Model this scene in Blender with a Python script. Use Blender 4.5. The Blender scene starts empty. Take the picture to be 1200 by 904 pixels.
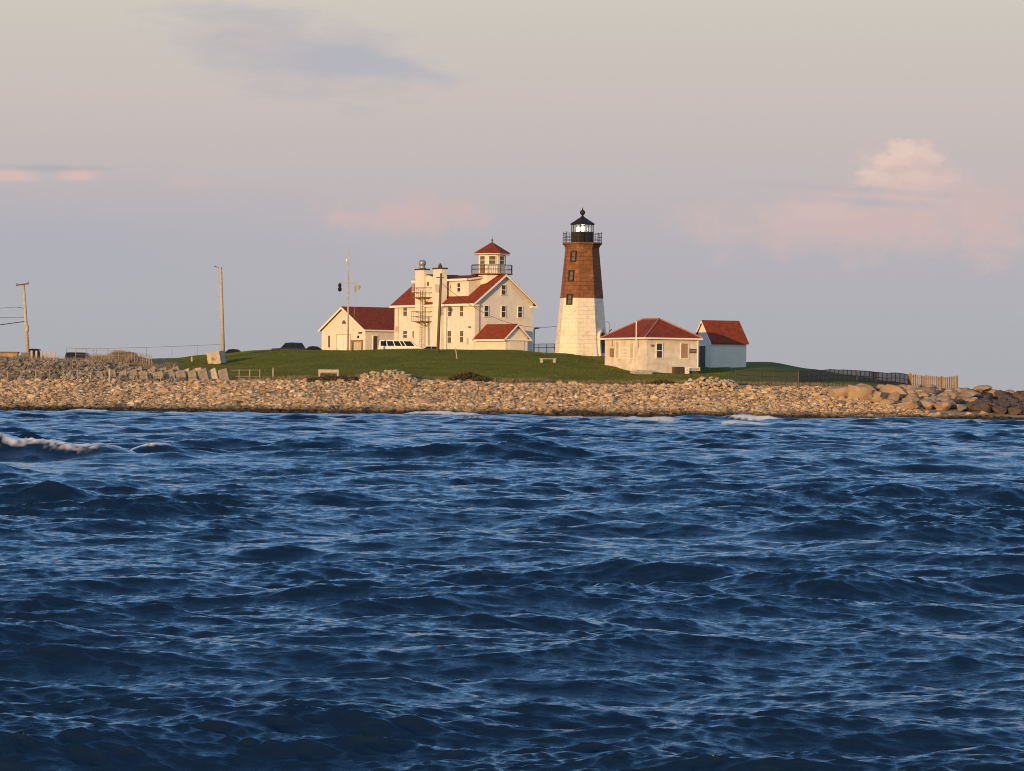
import bpy, bmesh, math, random
import numpy as np
from mathutils import Vector, Matrix

random.seed(7)
rng = np.random.default_rng(7)
sc = bpy.context.scene
COL = sc.collection
R = math.radians

# ------------------------------------------------------------------ survey
# the shore was surveyed from the boat: bearings are quoted on a 1200 x 904 plate, focal length 4000
CAM_H, FOC, ROLL = 2.6, 4000.0, R(0.6)
PHI, ELEV = R(31), R(6.0)                       # sun: to the left of the viewer's back, low

def bearing(px, py):
    a, b = px - 600, py - 452
    return (a * math.cos(ROLL) + b * math.sin(ROLL)) / FOC, -(-a * math.sin(ROLL) + b * math.cos(ROLL)) / FOC

def at(px, py, d):
    c, e = bearing(px, py)
    return Vector((c * d, d, CAM_H + e * d))

# ------------------------------------------------------------------ terrain
KD = [250, 272, 291, 304, 316, 324, 345, 361, 374, 402, 450, 520]
COLS = {            # heights along each bearing
    -600: [-4, -2.5, -.1, 1.2, 2.5, 4.4, 4.8, 5.1, 5.2, 5.0, 4.0, 2.0],
    -100: [-4, -2.5, -.1, 1.2, 2.5, 4.4, 4.8, 5.1, 5.2, 5.0, 2.0, -2],
    0:    [-4, -2.5, -.1, 1.2, 2.5, 4.4, 4.85, 5.15, 5.2, 5.0, -2, -4],
    100:  [-4, -2.5, -.1, 1.2, 2.55, 4.3, 4.7, 4.95, 4.8, 4.6, -2, -4],
    200:  [-4, -2.5, -.1, 1.2, 2.6, 3.5, 4.4, 5.0, 5.1, 4.9, -2, -4],
    250:  [-4, -2.5, -.1, 1.25, 2.75, 3.3, 4.6, 5.6, 5.5, 4.9, -2, -4],
    300:  [-4, -2.5, -.1, 1.3, 2.8, 3.15, 4.7, 6.07, 5.7, 5.0, -2, -4],
    400:  [-4, -2.5, -.1, 1.3, 2.85, 3.15, 4.8, 6.2, 5.8, 5.4, -2, -4],
    500:  [-4, -2.5, -.1, 1.3, 2.9, 3.2, 4.9, 6.4, 5.9, 5.6, -2, -4],
    600:  [-4, -2.5, -.1, 1.3, 2.9, 3.2, 4.8, 6.3, 6.0, 5.6, -2, -4],
    650:  [-4, -2.5, -.1, 1.3, 2.85, 3.2, 4.7, 6.0, 6.1, 5.6, -2, -4],
    700:  [-4, -2.5, -.1, 1.3, 2.8, 3.2, 4.4, 5.5, 6.0, 5.4, -2, -4],
    760:  [-4, -2.5, -.1, 1.3, 2.75, 3.1, 4.0, 5.0, 5.6, 5.0, -2, -4],
    830:  [-4, -2.5, -.1, 1.3, 2.75, 3.1, 4.0, 4.9, 5.3, 4.8, -2, -4],
    900:  [-4, -2.5, -.1, 1.3, 2.75, 3.1, 4.0, 5.0, 5.45, 4.2, -2, -4],
    950:  [-4, -2.5, -.1, 1.3, 2.7, 3.05, 3.7, 4.45, 4.8, 3.5, -2, -4],
    1000: [-4, -2.5, -.1, 1.3, 2.5, 2.95, 3.4, 3.9, 4.15, 2.5, -2, -4],
    1040: [-4, -2.5, -.1, 1.3, 2.4, 2.85, 3.1, 3.4, 3.6, 1.5, -2, -4],
    1120: [-4, -2.5, -.1, 1.1, 2.1, 2.45, 2.75, 1.8, .8, -1, -2, -4],
    1200: [-4, -2.5, -.2, .8, 1.6, 1.7, .9, -.5, -1.5, -2, -3, -4],
    1400: [-4, -3, -1.5, -.5, .4, .3, -.5, -1.5, -2, -3, -4, -4],
    1800: [-4, -3.5, -3, -2.6, -2.5, -2.5, -2.5, -3, -3, -3, -4, -4],
}
CP = np.array(sorted(COLS), float)
CZ = np.array([COLS[int(k)] for k in CP])

def vnoise(x, y, seed=0):
    """smooth value noise, vectorised"""
    x = np.asarray(x, float); y = np.asarray(y, float)
    xi = np.floor(x).astype(np.int64); yi = np.floor(y).astype(np.int64)
    fx = x - xi; fy = y - yi
    fx = fx * fx * (3 - 2 * fx); fy = fy * fy * (3 - 2 * fy)
    def h(a, b):
        n = (a * 374761393 + b * 668265263 + seed * 974711) & 0x7fffffff
        n = ((n ^ (n >> 13)) * 1274126177) & 0x7fffffff
        return ((n ^ (n >> 16)) & 0xffff) / 65535.0 - .5
    return (h(xi, yi) * (1 - fx) + h(xi + 1, yi) * fx) * (1 - fy) + (h(xi, yi + 1) * (1 - fx) + h(xi + 1, yi + 1) * fx) * fy

def T(x, y):
    x = np.asarray(x, float); y = np.asarray(y, float)
    p = np.clip(600 + FOC * x / np.maximum(y, 1), CP[0], CP[-1])
    k = np.clip(np.searchsorted(CP, p) - 1, 0, len(CP) - 2)
    f = (p - CP[k]) / (CP[k + 1] - CP[k]); f = f * f * (3 - 2 * f)
    shift = 2.0 * vnoise(x / 23., x * 0 + 3.3, 5) + 1.0 * vnoise(x / 7., x * 0 + 1.3, 6)
    tot = 0
    for o in (-1.6, 0, 1.6):
        d = np.clip(y + o + shift * np.clip((335 - y) / 25, 0, 1), KD[0], KD[-1] - .01)
        j = np.clip(np.searchsorted(KD, d, side='right') - 1, 0, len(KD) - 2)
        kd = np.array(KD, float)
        g = (d - kd[j]) / (kd[j + 1] - kd[j])
        za = CZ[k, j] * (1 - g) + CZ[k, j + 1] * g
        zb = CZ[k + 1, j] * (1 - g) + CZ[k + 1, j + 1] * g
        tot = tot + (za * (1 - f) + zb * f) / 3
    # brush covered dune on the left, gravel mounds, gentle roughness
    tot = tot + .55 * np.exp(-((p - 141) / 13) ** 4 - ((y - 348) / 5) ** 2)
    tot = tot + .5 * np.exp(-((p - 452) / 34) ** 4 - ((y - 318) / 2.2) ** 2)
    tot = tot + .5 * np.exp(-((p - 832) / 33) ** 4 - ((y - 314.5) / 2.2) ** 2)
    tot = tot + .22 * vnoise(x / 6., y / 6., 1) + .10 * vnoise(x / 2., y / 2., 2)
    return tot

def Tz(x, y): return float(T(np.array([x]), np.array([y]))[0])

def on(px, d, py=440):
    """ground point on a bearing at a distance"""
    c, e = bearing(px, py)
    return Vector((c * d, d, Tz(c * d, d)))

def hit(px, py, d0=285, d1=372):
    """first ground point along a bearing"""
    c, e = bearing(px, py)
    ds = np.arange(d0, d1, .25)
    z = T(c * ds, ds)
    i = np.argmax(z >= CAM_H + e * ds)
    if z[i] < CAM_H + e * ds[i]: i = int(np.argmin(CAM_H + e * ds - z))
    return Vector((c * ds[i], ds[i], z[i]))

# ------------------------------------------------------------------ materials
def mat(name, color, rough=.7, var=None, bump=None, spec=.3, metal=0, color2=None, detail=4, coord='Object'):
    m = bpy.data.materials.new(name); m.use_nodes = True
    nt = m.node_tree; b = nt.nodes['Principled BSDF']
    b.inputs['Roughness'].default_value = rough
    b.inputs['Specular IOR Level'].default_value = spec
    b.inputs['Metallic'].default_value = metal
    b.inputs['Base Color'].default_value = (*color, 1)
    tc = nt.nodes.new('ShaderNodeTexCoord')
    if var:
        scale, amt = var
        n = nt.nodes.new('ShaderNodeTexNoise'); n.inputs['Scale'].default_value = scale; n.inputs['Detail'].default_value = detail
        n.inputs['Roughness'].default_value = .65
        nt.links.new(tc.outputs[coord], n.inputs['Vector'])
        rp = nt.nodes.new('ShaderNodeValToRGB')
        rp.color_ramp.elements[0].position = .35; rp.color_ramp.elements[1].position = .65
        c2 = color2 or tuple(min(1, c * (1 - amt)) for c in color)
        rp.color_ramp.elements[0].color = (*c2, 1); rp.color_ramp.elements[1].color = (*color, 1)
        nt.links.new(n.outputs['Fac'], rp.inputs['Fac']); nt.links.new(rp.outputs['Color'], b.inputs['Base Color'])
    if bump:
        scale, st = bump
        n = nt.nodes.new('ShaderNodeTexNoise'); n.inputs['Scale'].default_value = scale; n.inputs['Detail'].default_value = 5
        nt.links.new(tc.outputs[coord], n.inputs['Vector'])
        bp = nt.nodes.new('ShaderNodeBump'); bp.inputs['Strength'].default_value = st; bp.inputs['Distance'].default_value = .08
        nt.links.new(n.outputs['Fac'], bp.inputs['Height']); nt.links.new(bp.outputs['Normal'], b.inputs['Normal'])
    return m

def island_mat(name, cols, rough=.85, bump=(6, .5), tint=.8):
    """stones: each loose piece takes its own tint"""
    m = bpy.data.materials.new(name); m.use_nodes = True
    nt = m.node_tree; b = nt.nodes['Principled BSDF']
    b.inputs['Roughness'].default_value = rough; b.inputs['Specular IOR Level'].default_value = .2
    g = nt.nodes.new('ShaderNodeNewGeometry'); rp = nt.nodes.new('ShaderNodeValToRGB')
    el = rp.color_ramp.elements
    while len(el) < len(cols): el.new(.5)
    for i, c in enumerate(cols):
        el[i].position = i / (len(cols) - 1); el[i].color = (*c, 1)
    nt.links.new(g.outputs['Random Per Island'], rp.inputs['Fac'])
    tc = nt.nodes.new('ShaderNodeTexCoord')
    n = nt.nodes.new('ShaderNodeTexNoise'); n.inputs['Scale'].default_value = bump[0]; n.inputs['Detail'].default_value = 5
    nt.links.new(tc.outputs['Object'], n.inputs['Vector'])
    bp = nt.nodes.new('ShaderNodeBump'); bp.inputs['Strength'].default_value = bump[1]; bp.inputs['Distance'].default_value = .1
    nt.links.new(n.outputs['Fac'], bp.inputs['Height']); nt.links.new(bp.outputs['Normal'], b.inputs['Normal'])
    mx = nt.nodes.new('ShaderNodeMix'); mx.data_type = 'RGBA'; mx.blend_type = 'MULTIPLY'
    mx.inputs[0].default_value = .6
    nt.links.new(rp.outputs['Color'], mx.inputs[6])
    r2 = nt.nodes.new('ShaderNodeValToRGB'); r2.color_ramp.elements[0].position = .3; r2.color_ramp.elements[1].position = .6
    r2.color_ramp.elements[0].color = (.45, .42, .4, 1)
    n2 = nt.nodes.new('ShaderNodeTexNoise'); n2.inputs['Scale'].default_value = tint; n2.inputs['Detail'].default_value = 6
    nt.links.new(tc.outputs['Object'], n2.inputs['Vector']); nt.links.new(n2.outputs['Fac'], r2.inputs['Fac'])
    nt.links.new(r2.outputs['Color'], mx.inputs[7]); nt.links.new(mx.outputs[2], b.inputs['Base Color'])
    return m

M = {}
M['white_wall'] = mat('white_siding', (.76, .74, .70), .6, (1.2, .12), (25, .15))
M['stucco'] = mat('weathered_white_render', (.74, .72, .67), .75, (1.1, .2), (12, .4), color2=(.52, .47, .41), detail=8)
M['trim'] = mat('white_trim_paint', (.8, .79, .76), .5)
M['red_roof'] = mat('red_roof_shingle', (.27, .06, .032), .8, (2.2, .35), (18, .4), spec=.08)
M['glass'] = mat('dark_window_glass', (.05, .04, .038), .2, spec=.35)
M['grey_glass'] = mat('grey_window_blind', (.15, .13, .11), .35, (3, .4), spec=.3)
M['dark_metal'] = mat('dark_iron', (.035, .03, .03), .5, (8, .4), metal=.3)
M['brown_metal'] = mat('brown_painted_iron', (.27, .16, .095), .5, (8, .3))
M['grey_metal'] = mat('grey_galvanised', (.34, .35, .36), .4, (5, .2), metal=.4)
M['wood'] = mat('weathered_wood_pole', (.56, .50, .43), .85, (6, .35), (30, .4))
M['fence_wood'] = mat('weathered_fence_wood', (.40, .32, .24), .85, (6, .35), (30, .4))
M['slat'] = None
M['dark_wood'] = mat('dark_creosote_wood', (.17, .12, .085), .85, (6, .35), (30, .4))
M['tan_wood'] = mat('tan_door_wood', (.33, .21, .12), .7, (4, .35))
M['concrete'] = mat('concrete', (.5, .46, .4), .85, (3, .3), (14, .4))
M['brick_cap'] = mat('dark_chimney_cap', (.09, .06, .05), .8, (6, .4))
M['white_paint'] = mat('white_car_paint', (.78, .78, .77), .25, spec=.5)
M['navy_paint'] = mat('navy_car_paint', (.012, .02, .05), .3, spec=.2)
M['black_paint'] = mat('black_car_paint', (.012, .013, .018), .3, spec=.2)
M['blue_paint'] = mat('blue_car_paint', (.015, .035, .09), .3, spec=.2)
M['car_glass'] = mat('car_window_glass', (.012, .014, .02), .15, spec=.25)
M['tyre'] = mat('tyre_rubber', (.02, .02, .02), .9)
M['rim'] = mat('alloy_rim', (.4, .4, .42), .3, metal=.7)
M['lamp_glass'] = mat('lens_glass', (.8, .75, .6), .2)
M['black_cloth'] = mat('black_canvas', (.012, .012, .012), .9)
M['slab'] = mat('grey_stone_slab', (.34, .29, .235), .9, (2, .5), (9, .6))
M['pale_slab'] = mat('pale_stone_slab', (.52, .46, .385), .9, (2, .35), (9, .6))
M['grey_box'] = mat('grey_enamel', (.16, .17, .18), .5, (4, .3))
M['brown_box'] = mat('rusty_brown_enamel', (.10, .075, .055), .6, (4, .4))
M['board'] = mat('boarded_panel', (.40, .27, .21), .8, (5, .35))
M['shade_grey'] = mat('pale_shutter', (.55, .49, .42), .7, (4, .2))
M['dark_door'] = mat('dark_grey_door', (.06, .06, .065), .5)
M['deep_brown'] = mat('deep_brown_sign', (.13, .09, .06), .6)

def stone_tower(name, c1, c2, mortar, stain, bsize=(.9, .45), msize=.02):
    m = bpy.data.materials.new(name); m.use_nodes = True
    nt = m.node_tree; b = nt.nodes['Principled BSDF']; L = nt.links.new; N = nt.nodes.new
    b.inputs['Roughness'].default_value = .8; b.inputs['Specular IOR Level'].default_value = .2
    tc = N('ShaderNodeTexCoord'); sp = N('ShaderNodeSeparateXYZ'); L(tc.outputs['Object'], sp.inputs[0])
    a2 = N('ShaderNodeMath'); a2.operation = 'ARCTAN2'; L(sp.outputs[0], a2.inputs[0]); L(sp.outputs[1], a2.inputs[1])
    mu = N('ShaderNodeMath'); mu.operation = 'MULTIPLY'; mu.inputs[1].default_value = 2.5; L(a2.outputs[0], mu.inputs[0])
    cb = N('ShaderNodeCombineXYZ'); L(mu.outputs[0], cb.inputs[0]); L(sp.outputs[2], cb.inputs[1])
    bk = N('ShaderNodeTexBrick'); bk.inputs['Scale'].default_value = 1; bk.inputs['Brick Width'].default_value = bsize[0]
    bk.inputs['Row Height'].default_value = bsize[1]; bk.inputs['Mortar Size'].default_value = msize
    bk.inputs['Color1'].default_value = (*c1, 1); bk.inputs['Color2'].default_value = (*c2, 1); bk.inputs['Mortar'].default_value = (*mortar, 1)
    L(cb.outputs[0], bk.inputs['Vector'])
    n = N('ShaderNodeTexNoise'); n.inputs['Scale'].default_value = 1.3; n.inputs['Detail'].default_value = 8; n.inputs['Roughness'].default_value = .7
    L(tc.outputs['Object'], n.inputs['Vector'])
    rp = N('ShaderNodeValToRGB'); rp.color_ramp.elements[0].position = .52; rp.color_ramp.elements[1].position = .72
    L(n.outputs['Fac'], rp.inputs['Fac'])
    mx = N('ShaderNodeMix'); mx.data_type = 'RGBA'; L(rp.outputs['Color'], mx.inputs[0]); L(bk.outputs['Color'], mx.inputs[6])
    mx.inputs[7].default_value = (*stain, 1); L(mx.outputs[2], b.inputs['Base Color'])
    bp = N('ShaderNodeBump'); bp.inputs['Strength'].default_value = .5; bp.inputs['Distance'].default_value = .05
    ad = N('ShaderNodeMath'); ad.operation = 'MULTIPLY_ADD'; ad.inputs[1].default_value = -1; L(bk.outputs['Fac'], ad.inputs[0]); L(n.outputs['Fac'], ad.inputs[2])
    L(ad.outputs[0], bp.inputs['Height']); L(bp.outputs['Normal'], b.inputs['Normal'])
    return m
M['white_stone'] = stone_tower('white_painted_stone', (.75, .72, .65), (.70, .67, .60), (.60, .56, .49), (.5, .42, .33), msize=.014)
M['brown_stone'] = stone_tower('brown_painted_stone', (.215, .098, .052), (.165, .072, .038), (.11, .05, .028), (.30, .165, .095))

m = bpy.data.materials.new('lit_beacon'); m.use_nodes = True
bb = m.node_tree.nodes['Principled BSDF']
bb.inputs['Emission Color'].default_value = (1, .86, .6, 1); bb.inputs['Emission Strength'].default_value = 25
M['beacon'] = m
m = bpy.data.materials.new('lantern_glass'); m.use_nodes = True
nt = m.node_tree; nt.nodes.remove(nt.nodes['Principled BSDF'])
tr = nt.nodes.new('ShaderNodeBsdfTransparent'); gl = nt.nodes.new('ShaderNodeBsdfGlossy'); gl.inputs['Roughness'].default_value = .05
mxs = nt.nodes.new('ShaderNodeMixShader'); mxs.inputs[0].default_value = .18
tr.inputs[0].default_value = (.93, .94, .9, 1)
nt.links.new(tr.outputs[0], mxs.inputs[1]); nt.links.new(gl.outputs[0], mxs.inputs[2])
nt.links.new(mxs.outputs[0], nt.nodes['Material Output'].inputs[0])
M['lantern_glass'] = m

# ------------------------------------------------------------------ mesh builder
class MB:
    def __init__(s): s.v = []; s.f = []
    def poly(s, pts, faces, X=None):
        o = len(s.v)
        s.v += [tuple((X @ Vector(p)) if X else p) for p in pts]
        s.f += [tuple(i + o for i in f) for f in faces]
        return s
    def box(s, x0, x1, y0, y1, z0, z1, X=None):
        return s.poly([(x0, y0, z0), (x1, y0, z0), (x1, y1, z0), (x0, y1, z0), (x0, y0, z1), (x1, y0, z1), (x1, y1, z1), (x0, y1, z1)],
                      [(0, 3, 2, 1), (4, 5, 6, 7), (0, 1, 5, 4), (1, 2, 6, 5), (2, 3, 7, 6), (3, 0, 4, 7)], X)
    def prism(s, a, b, X=None):
        """two matching outlines joined"""
        n = len(a)
        return s.poly(list(a) + list(b), [tuple(range(n))[::-1], tuple(range(n, 2 * n))] + [(i, (i + 1) % n, n + (i + 1) % n, n + i) for i in range(n)], X)
    def tube(s, p0, p1, r0, r1=None, n=8):
        r1 = r0 if r1 is None else r1
        p0, p1 = Vector(p0), Vector(p1); d = (p1 - p0).normalized()
        u = d.orthogonal().normalized(); w = d.cross(u)
        ring = lambda p, r: [p + r * (math.cos(t) * u + math.sin(t) * w) for t in (2 * math.pi * i / n for i in range(n))]
        return s.prism([tuple(q) for q in ring(p0, r0)], [tuple(q) for q in ring(p1, r1)])
    def path(s, pts, r, n=6):
        for a, b in zip(pts, pts[1:]): s.tube(a, b, r, r, n)
        return s
    def lathe(s, prof, n=16, c=(0, 0), a0=0):
        o = len(s.v)
        for r, z in prof:
            for i in range(n):
                t = a0 + 2 * math.pi * i / n
                s.v.append((c[0] + r * math.sin(t), c[1] - r * math.cos(t), z))
        for k in range(len(prof) - 1):
            for i in range(n):
                j = (i + 1) % n
                s.f.append((o + k * n + i, o + k * n + j, o + (k + 1) * n + j, o + (k + 1) * n + i))
        s.f.append(tuple(o + i for i in range(n))[::-1]); s.f.append(tuple(o + (len(prof) - 1) * n + i for i in range(n)))
        return s
    def build(s, name, material, parent=None, smooth=False, loc=None):
        me = bpy.data.meshes.new(name); me.from_pydata(s.v, [], s.f)
        bm = bmesh.new(); bm.from_mesh(me); bmesh.ops.recalc_face_normals(bm, faces=bm.faces); bm.to_mesh(me); bm.free()
        if smooth:
            me.polygons.foreach_set('use_smooth', [True] * len(me.polygons))
        me.materials.append(material)
        o = bpy.data.objects.new(name, me); COL.objects.link(o)
        if parent: o.parent = parent
        if loc is not None: o.location = loc
        return o

def tag(o, label=None, cat=None, group=None, kind=None):
    if label: o['label'] = label
    if cat: o['category'] = cat
    if group: o['group'] = group
    if kind or cat: o['kind'] = kind or 'thing'
    return o

def thing(name, label, cat, loc, rz=0, group=None):
    o = bpy.data.objects.new(name, None); COL.objects.link(o)
    o.location = loc; o.rotation_euler.z = rz; o.empty_display_size = .3
    return tag(o, label, cat, group)

def np_mesh(name, v, faces, material, smooth=True):
    """big mesh from arrays; faces (n,3) or (n,4)"""
    me = bpy.data.meshes.new(name)
    n, k = faces.shape
    me.vertices.add(len(v)); me.vertices.foreach_set('co', np.ascontiguousarray(v, np.float32).ravel())
    me.loops.add(n * k); me.loops.foreach_set('vertex_index', np.ascontiguousarray(faces, np.int32).ravel())
    me.polygons.add(n); me.polygons.foreach_set('loop_start', np.arange(0, n * k, k, dtype=np.int32))
    me.polygons.foreach_set('use_smooth', np.full(n, smooth))
    me.update(calc_edges=True)
    me.materials.append(material)
    o = bpy.data.objects.new(name, me); COL.objects.link(o)
    return o

# ------------------------------------------------------------------ walls: rectangles given by bearing, on a wall of a building
class Wall:
    """origin, along (unit), outward (unit) in the building's own axes"""
    def __init__(s, root, o, t, n):
        s.o, s.t, s.n = Vector(o), Vector(t).normalized(), Vector(n).normalized()
        s.up = s.n.cross(s.t); s.up = s.up if s.up.z > 0 else -s.up
        s.W = Matrix.Translation(root.location) @ Matrix.Rotation(root.rotation_euler.z, 4, 'Z')
        s.X = Matrix(((s.t.x, s.n.x, s.up.x, s.o.x), (s.t.y, s.n.y, s.up.y, s.o.y), (s.t.z, s.n.z, s.up.z, s.o.z), (0, 0, 0, 1)))
    def uv(s, px, py):
        c, e = bearing(px, py)
        C = Vector((0, 0, CAM_H)); d = Vector((c, 1, e))
        nw = s.W.to_3x3() @ s.n; ow = s.W @ s.o
        k = (ow - C).dot(nw) / d.dot(nw)
        q = s.W.inverted() @ (C + k * d) - s.o
        return q.dot(s.t), q.dot(s.up)
    def rect(s, px0, px1, py0, py1):
        u0, _ = s.uv(px0, (py0 + py1) / 2); u1, _ = s.uv(px1, (py0 + py1) / 2)
        _, z1 = s.uv((px0 + px1) / 2, py0); _, z0 = s.uv((px0 + px1) / 2, py1)
        return min(u0, u1), max(u0, u1), z0, z1

def window(root, wall, r, glass='glass', name='window', fw=.065, muntin=True, label=None):
    u0, u1, z0, z1 = wall.rect(*r)
    f = MB()
    f.box(u0 - fw, u0, 0.004, .07, z0 - fw, z1 + fw, wall.X).box(u1, u1 + fw, 0.004, .07, z0 - fw, z1 + fw, wall.X)
    f.box(u0, u1, 0.004, .07, z1, z1 + fw, wall.X)
    w = f.build(name, M['trim'], root)
    if muntin:
        zm = (z0 + z1) / 2
        MB().box(u0, u1, .03, .055, zm - .035, zm + .035, wall.X).build('sash_bar', M['trim'], w)
    MB().box(u0 - fw - .05, u1 + fw + .05, .004, .12, z0 - fw, z0, wall.X).build('sill', M['trim'], w)
    MB().box(u0, u1, 0.005, .025, z0, z1, wall.X).build('pane', M[glass], w)
    if label: w['label'] = label
    return w

def gable_roof(root, x0, x1, y0, y1, ze, zr, along, ov=.35, th=.16, material='red_roof', name='roof'):
    """two slopes with thickness; along = axis of the ridge"""
    f = MB()
    if along == 'x':
        ym = (y0 + y1) / 2; sl = (zr - ze) / (ym - y0); a, b = x0 - ov, x1 + ov
        for sgn, ye in ((-1, y0 - ov), (1, y1 + ov)):
            zz = ze - ov * sl
            f.prism([(a, ye, zz), (a, ym, zr), (a, ym, zr + th), (a, ye, zz + th)], [(b, ye, zz), (b, ym, zr), (b, ym, zr + th), (b, ye, zz + th)])
    else:
        xm = (x0 + x1) / 2; sl = (zr - ze) / (xm - x0); a, b = y0 - ov, y1 + ov
        for xe in (x0 - ov, x1 + ov):
            zz = ze - ov * sl
            f.prism([(xe, a, zz), (xm, a, zr), (xm, a, zr + th), (xe, a, zz + th)], [(xe, b, zz), (xm, b, zr), (xm, b, zr + th), (xe, b, zz + th)])
    return f.build(name, M[material], root)

def rake(root, p, q, w=.22, t=.05, n=(1, 0, 0)):
    """white board along a roof edge"""
    n = Vector(n); p, q = Vector(p), Vector(q)
    up = Vector((0, 0, w))
    return MB().prism([tuple(p), tuple(q), tuple(q - up), tuple(p - up)], [tuple(p + n * t), tuple(q + n * t), tuple(q - up + n * t), tuple(p - up + n * t)])

# ------------------------------------------------------------------ MAIN HOUSE
TH = R(58)
c0 = at(556, 409, 378)
H0 = Tz(c0.x + 2, 380) - .25
house = thing('station_house', 'large two storey white house with red gable roof, dormer and rooftop lookout', 'house', (c0.x, 378, H0), -TH)
fac = Wall(house, (0, 0, 0), (1, 0, 0), (0, -1, 0))
gab = Wall(house, (0, 0, 0), (0, 1, 0), (1, 0, 0))
L_, W_ = -fac.uv(462.3, 380)[0], gab.uv(624.6, 380)[0]
zE = at(556, 354, 378).z - H0
zR = gab.uv(592.6, 322.8)[1]
MB().prism([(0, 0, -1.2), (0, W_, -1.2), (0, W_, zE), (0, W_ / 2, zR), (0, 0, zE)], [(-L_, 0, -1.2), (-L_, W_, -1.2), (-L_, W_, zE), (-L_, W_ / 2, zR), (-L_, 0, zE)]).build('wall', M['white_wall'], house)
gable_roof(house, -L_, 0, 0, W_, zE, zR, 'x', .38).build if False else None
roof = gable_roof(house, -L_, 0, 0, W_, zE + .01, zR + .01, 'x', .4)
sl = (zR - zE) / (W_ / 2)
tb = MB()
for xx, nn in ((.4, (1, 0, 0)), (-L_ - .4, (-1, 0, 0))):
    for ye in (-.4, W_ + .4):
        b = rake(house, (xx, ye, zE - .4 * sl + .12), (xx, W_ / 2, zR + .12), .26, .05, nn); tb.poly(b.v, b.f)
tb.box(-L_ - .38, .38, -.46, -.405, zE - .4 * sl - .1, zE - .4 * sl + .14)
tb.box(-L_ - .38, .38, W_ + .405, W_ + .46, zE - .4 * sl - .1, zE - .4 * sl + .14)
tb.build('eave_trim', M['trim'], house)
# soffit returns on the gable
MB().box(.005, .4, -.42, .35, zE - .5, zE - .3).build('eave_return', M['trim'], house)
MB().box(.005, .4, W_ - .35, W_ + .42, zE - .5, zE - .3).build('eave_return', M['trim'], house)
for r in ((473, 477.5, 359, 370.5), (525.3, 529.8, 359, 371), (539.3, 543.4, 359.3, 371), (524.8, 529.3, 388, 402), (539.3, 543.5, 388, 401.5)):
    window(house, fac, r, 'grey_glass')
window(house, fac, (472.7, 477.5, 388, 396.3), 'grey_glass'); window(house, fac, (483.8, 485.4, 388, 396.3), 'glass', muntin=False)
for r in ((587.6, 592.4, 334.5, 345.6), (567.5, 572.3, 358.7, 371.2), (587.6, 592.3, 359, 371.8), (606.9, 611.6, 359.8, 372)):
    window(house, gab, r, 'glass')
# shed dormer across the front
sb = .7
u0 = fac.uv(481, 335)[0]; u1 = fac.uv(544.5, 335)[0] - .3
zD0 = zE + sb * sl; zD1 = at(543, 327, 379).z - H0
MB().prism([(u1, sb, zD0 - .3), (u1, W_ / 2, zR - .2), (u1, W_ / 2 - .2, zR - .12), (u1, sb, zD1)],
           [(u0, sb, zD0 - .3), (u0, W_ / 2, zR - .2), (u0, W_ / 2 - .2, zR - .12), (u0, sb, zD1)]).build('dormer', M['white_wall'], house)
dorm = [o for o in house.children if o.name.startswith('dormer')][0]
MB().prism([(u1 + .28, sb - .35, zD1 - .02), (u1 + .28, W_ / 2 - .1, zR - .02), (u1 + .28, W_ / 2 - .1, zR + .14), (u1 + .28, sb - .35, zD1 + .12)],
           [(u0 - .28, sb - .35, zD1 - .02), (u0 - .28, W_ / 2 - .1, zR - .02), (u0 - .28, W_ / 2 - .1, zR + .14), (u0 - .28, sb - .35, zD1 + .12)]).build('dormer_roof', M['red_roof'], dorm)
MB().box(u0 - .3, u1 + .3, sb - .42, sb - .355, zD1 - .14, zD1 + .1).build('dormer_fascia', M['trim'], dorm)
b = rake(house, (u1 + .285, sb - .3, zD1 + .08), (u1 + .285, W_ / 2 - .2, zR + .08), .2, .04)
MB().poly(b.v, b.f).build('dormer_fascia', M['trim'], dorm)
dw = Wall(house, (0, sb, 0), (1, 0, 0), (0, -1, 0))
window(house, dw, (536.4, 540, 332.2, 342), 'glass'); window(house, dw, (483.7, 485.3, 332.5, 342), 'glass', muntin=False)
# centre bay with the small gable between the chimneys
ua = fac.uv(487.5, 340)[0]; ub = fac.uv(517, 340)[0]
zB = at(502, 327, 383).z - H0; zBp = at(502, 321.5, 383).z - H0; um = (ua + ub) / 2
MB().prism([(ua, -.06, 0), (ub, -.06, 0), (ub, -.06, zB), (um, -.06, zBp), (ua, -.06, zB)], [(ua, 3.6, 0), (ub, 3.6, 0), (ub, 3.6, zB), (um, 3.6, zBp), (ua, 3.6, zB)]).build('centre_bay', M['white_wall'], house)
gable_roof(house, ua, ub, 0, 3.7, zB + .01, zBp + .01, 'y', .14, .1, name='bay_roof')
MB().box(um - .2, um + .2, -.11, -.065, zBp - 1.2, zBp - .75).build('attic_vent', M['grey_glass'], house)
def chimney(pxa, pxb, top, cowl):
    fw_ = Wall(house, (0, -.42, 0), (1, 0, 0), (0, -1, 0)); a = fw_.uv(pxa, 350)[0]; b_ = fw_.uv(pxb, 350)[0]
    zt = at((pxa + pxb) / 2, top, 383).z - H0
    c = MB().box(a, b_, -.42, .3, 0, zt).build('chimney', M['white_wall'], house)
    MB().box(a - .07, b_ + .07, -.49, .37, zt + .002, zt + .16).build('chimney_cap', M['brick_cap'], c)
    cx = (a + b_) / 2
    if cowl:
        MB().lathe([(.42, zt + .185), (.34, zt + .32), (.3, zt + .5), (.36, zt + .55), (.42, zt + .75), (.4, zt + 1.0), (.22, zt + 1.15)], 12, (cx, -.06)).build('cowl', M['grey_metal'], c, True)
    else:
        MB().lathe([(.24, zt + .185), (.2, zt + .5), (.1, zt + .52), (.06, zt + .68)], 10, (cx, -.06)).build('chimney_pot', M['brick_cap'], c)
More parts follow.
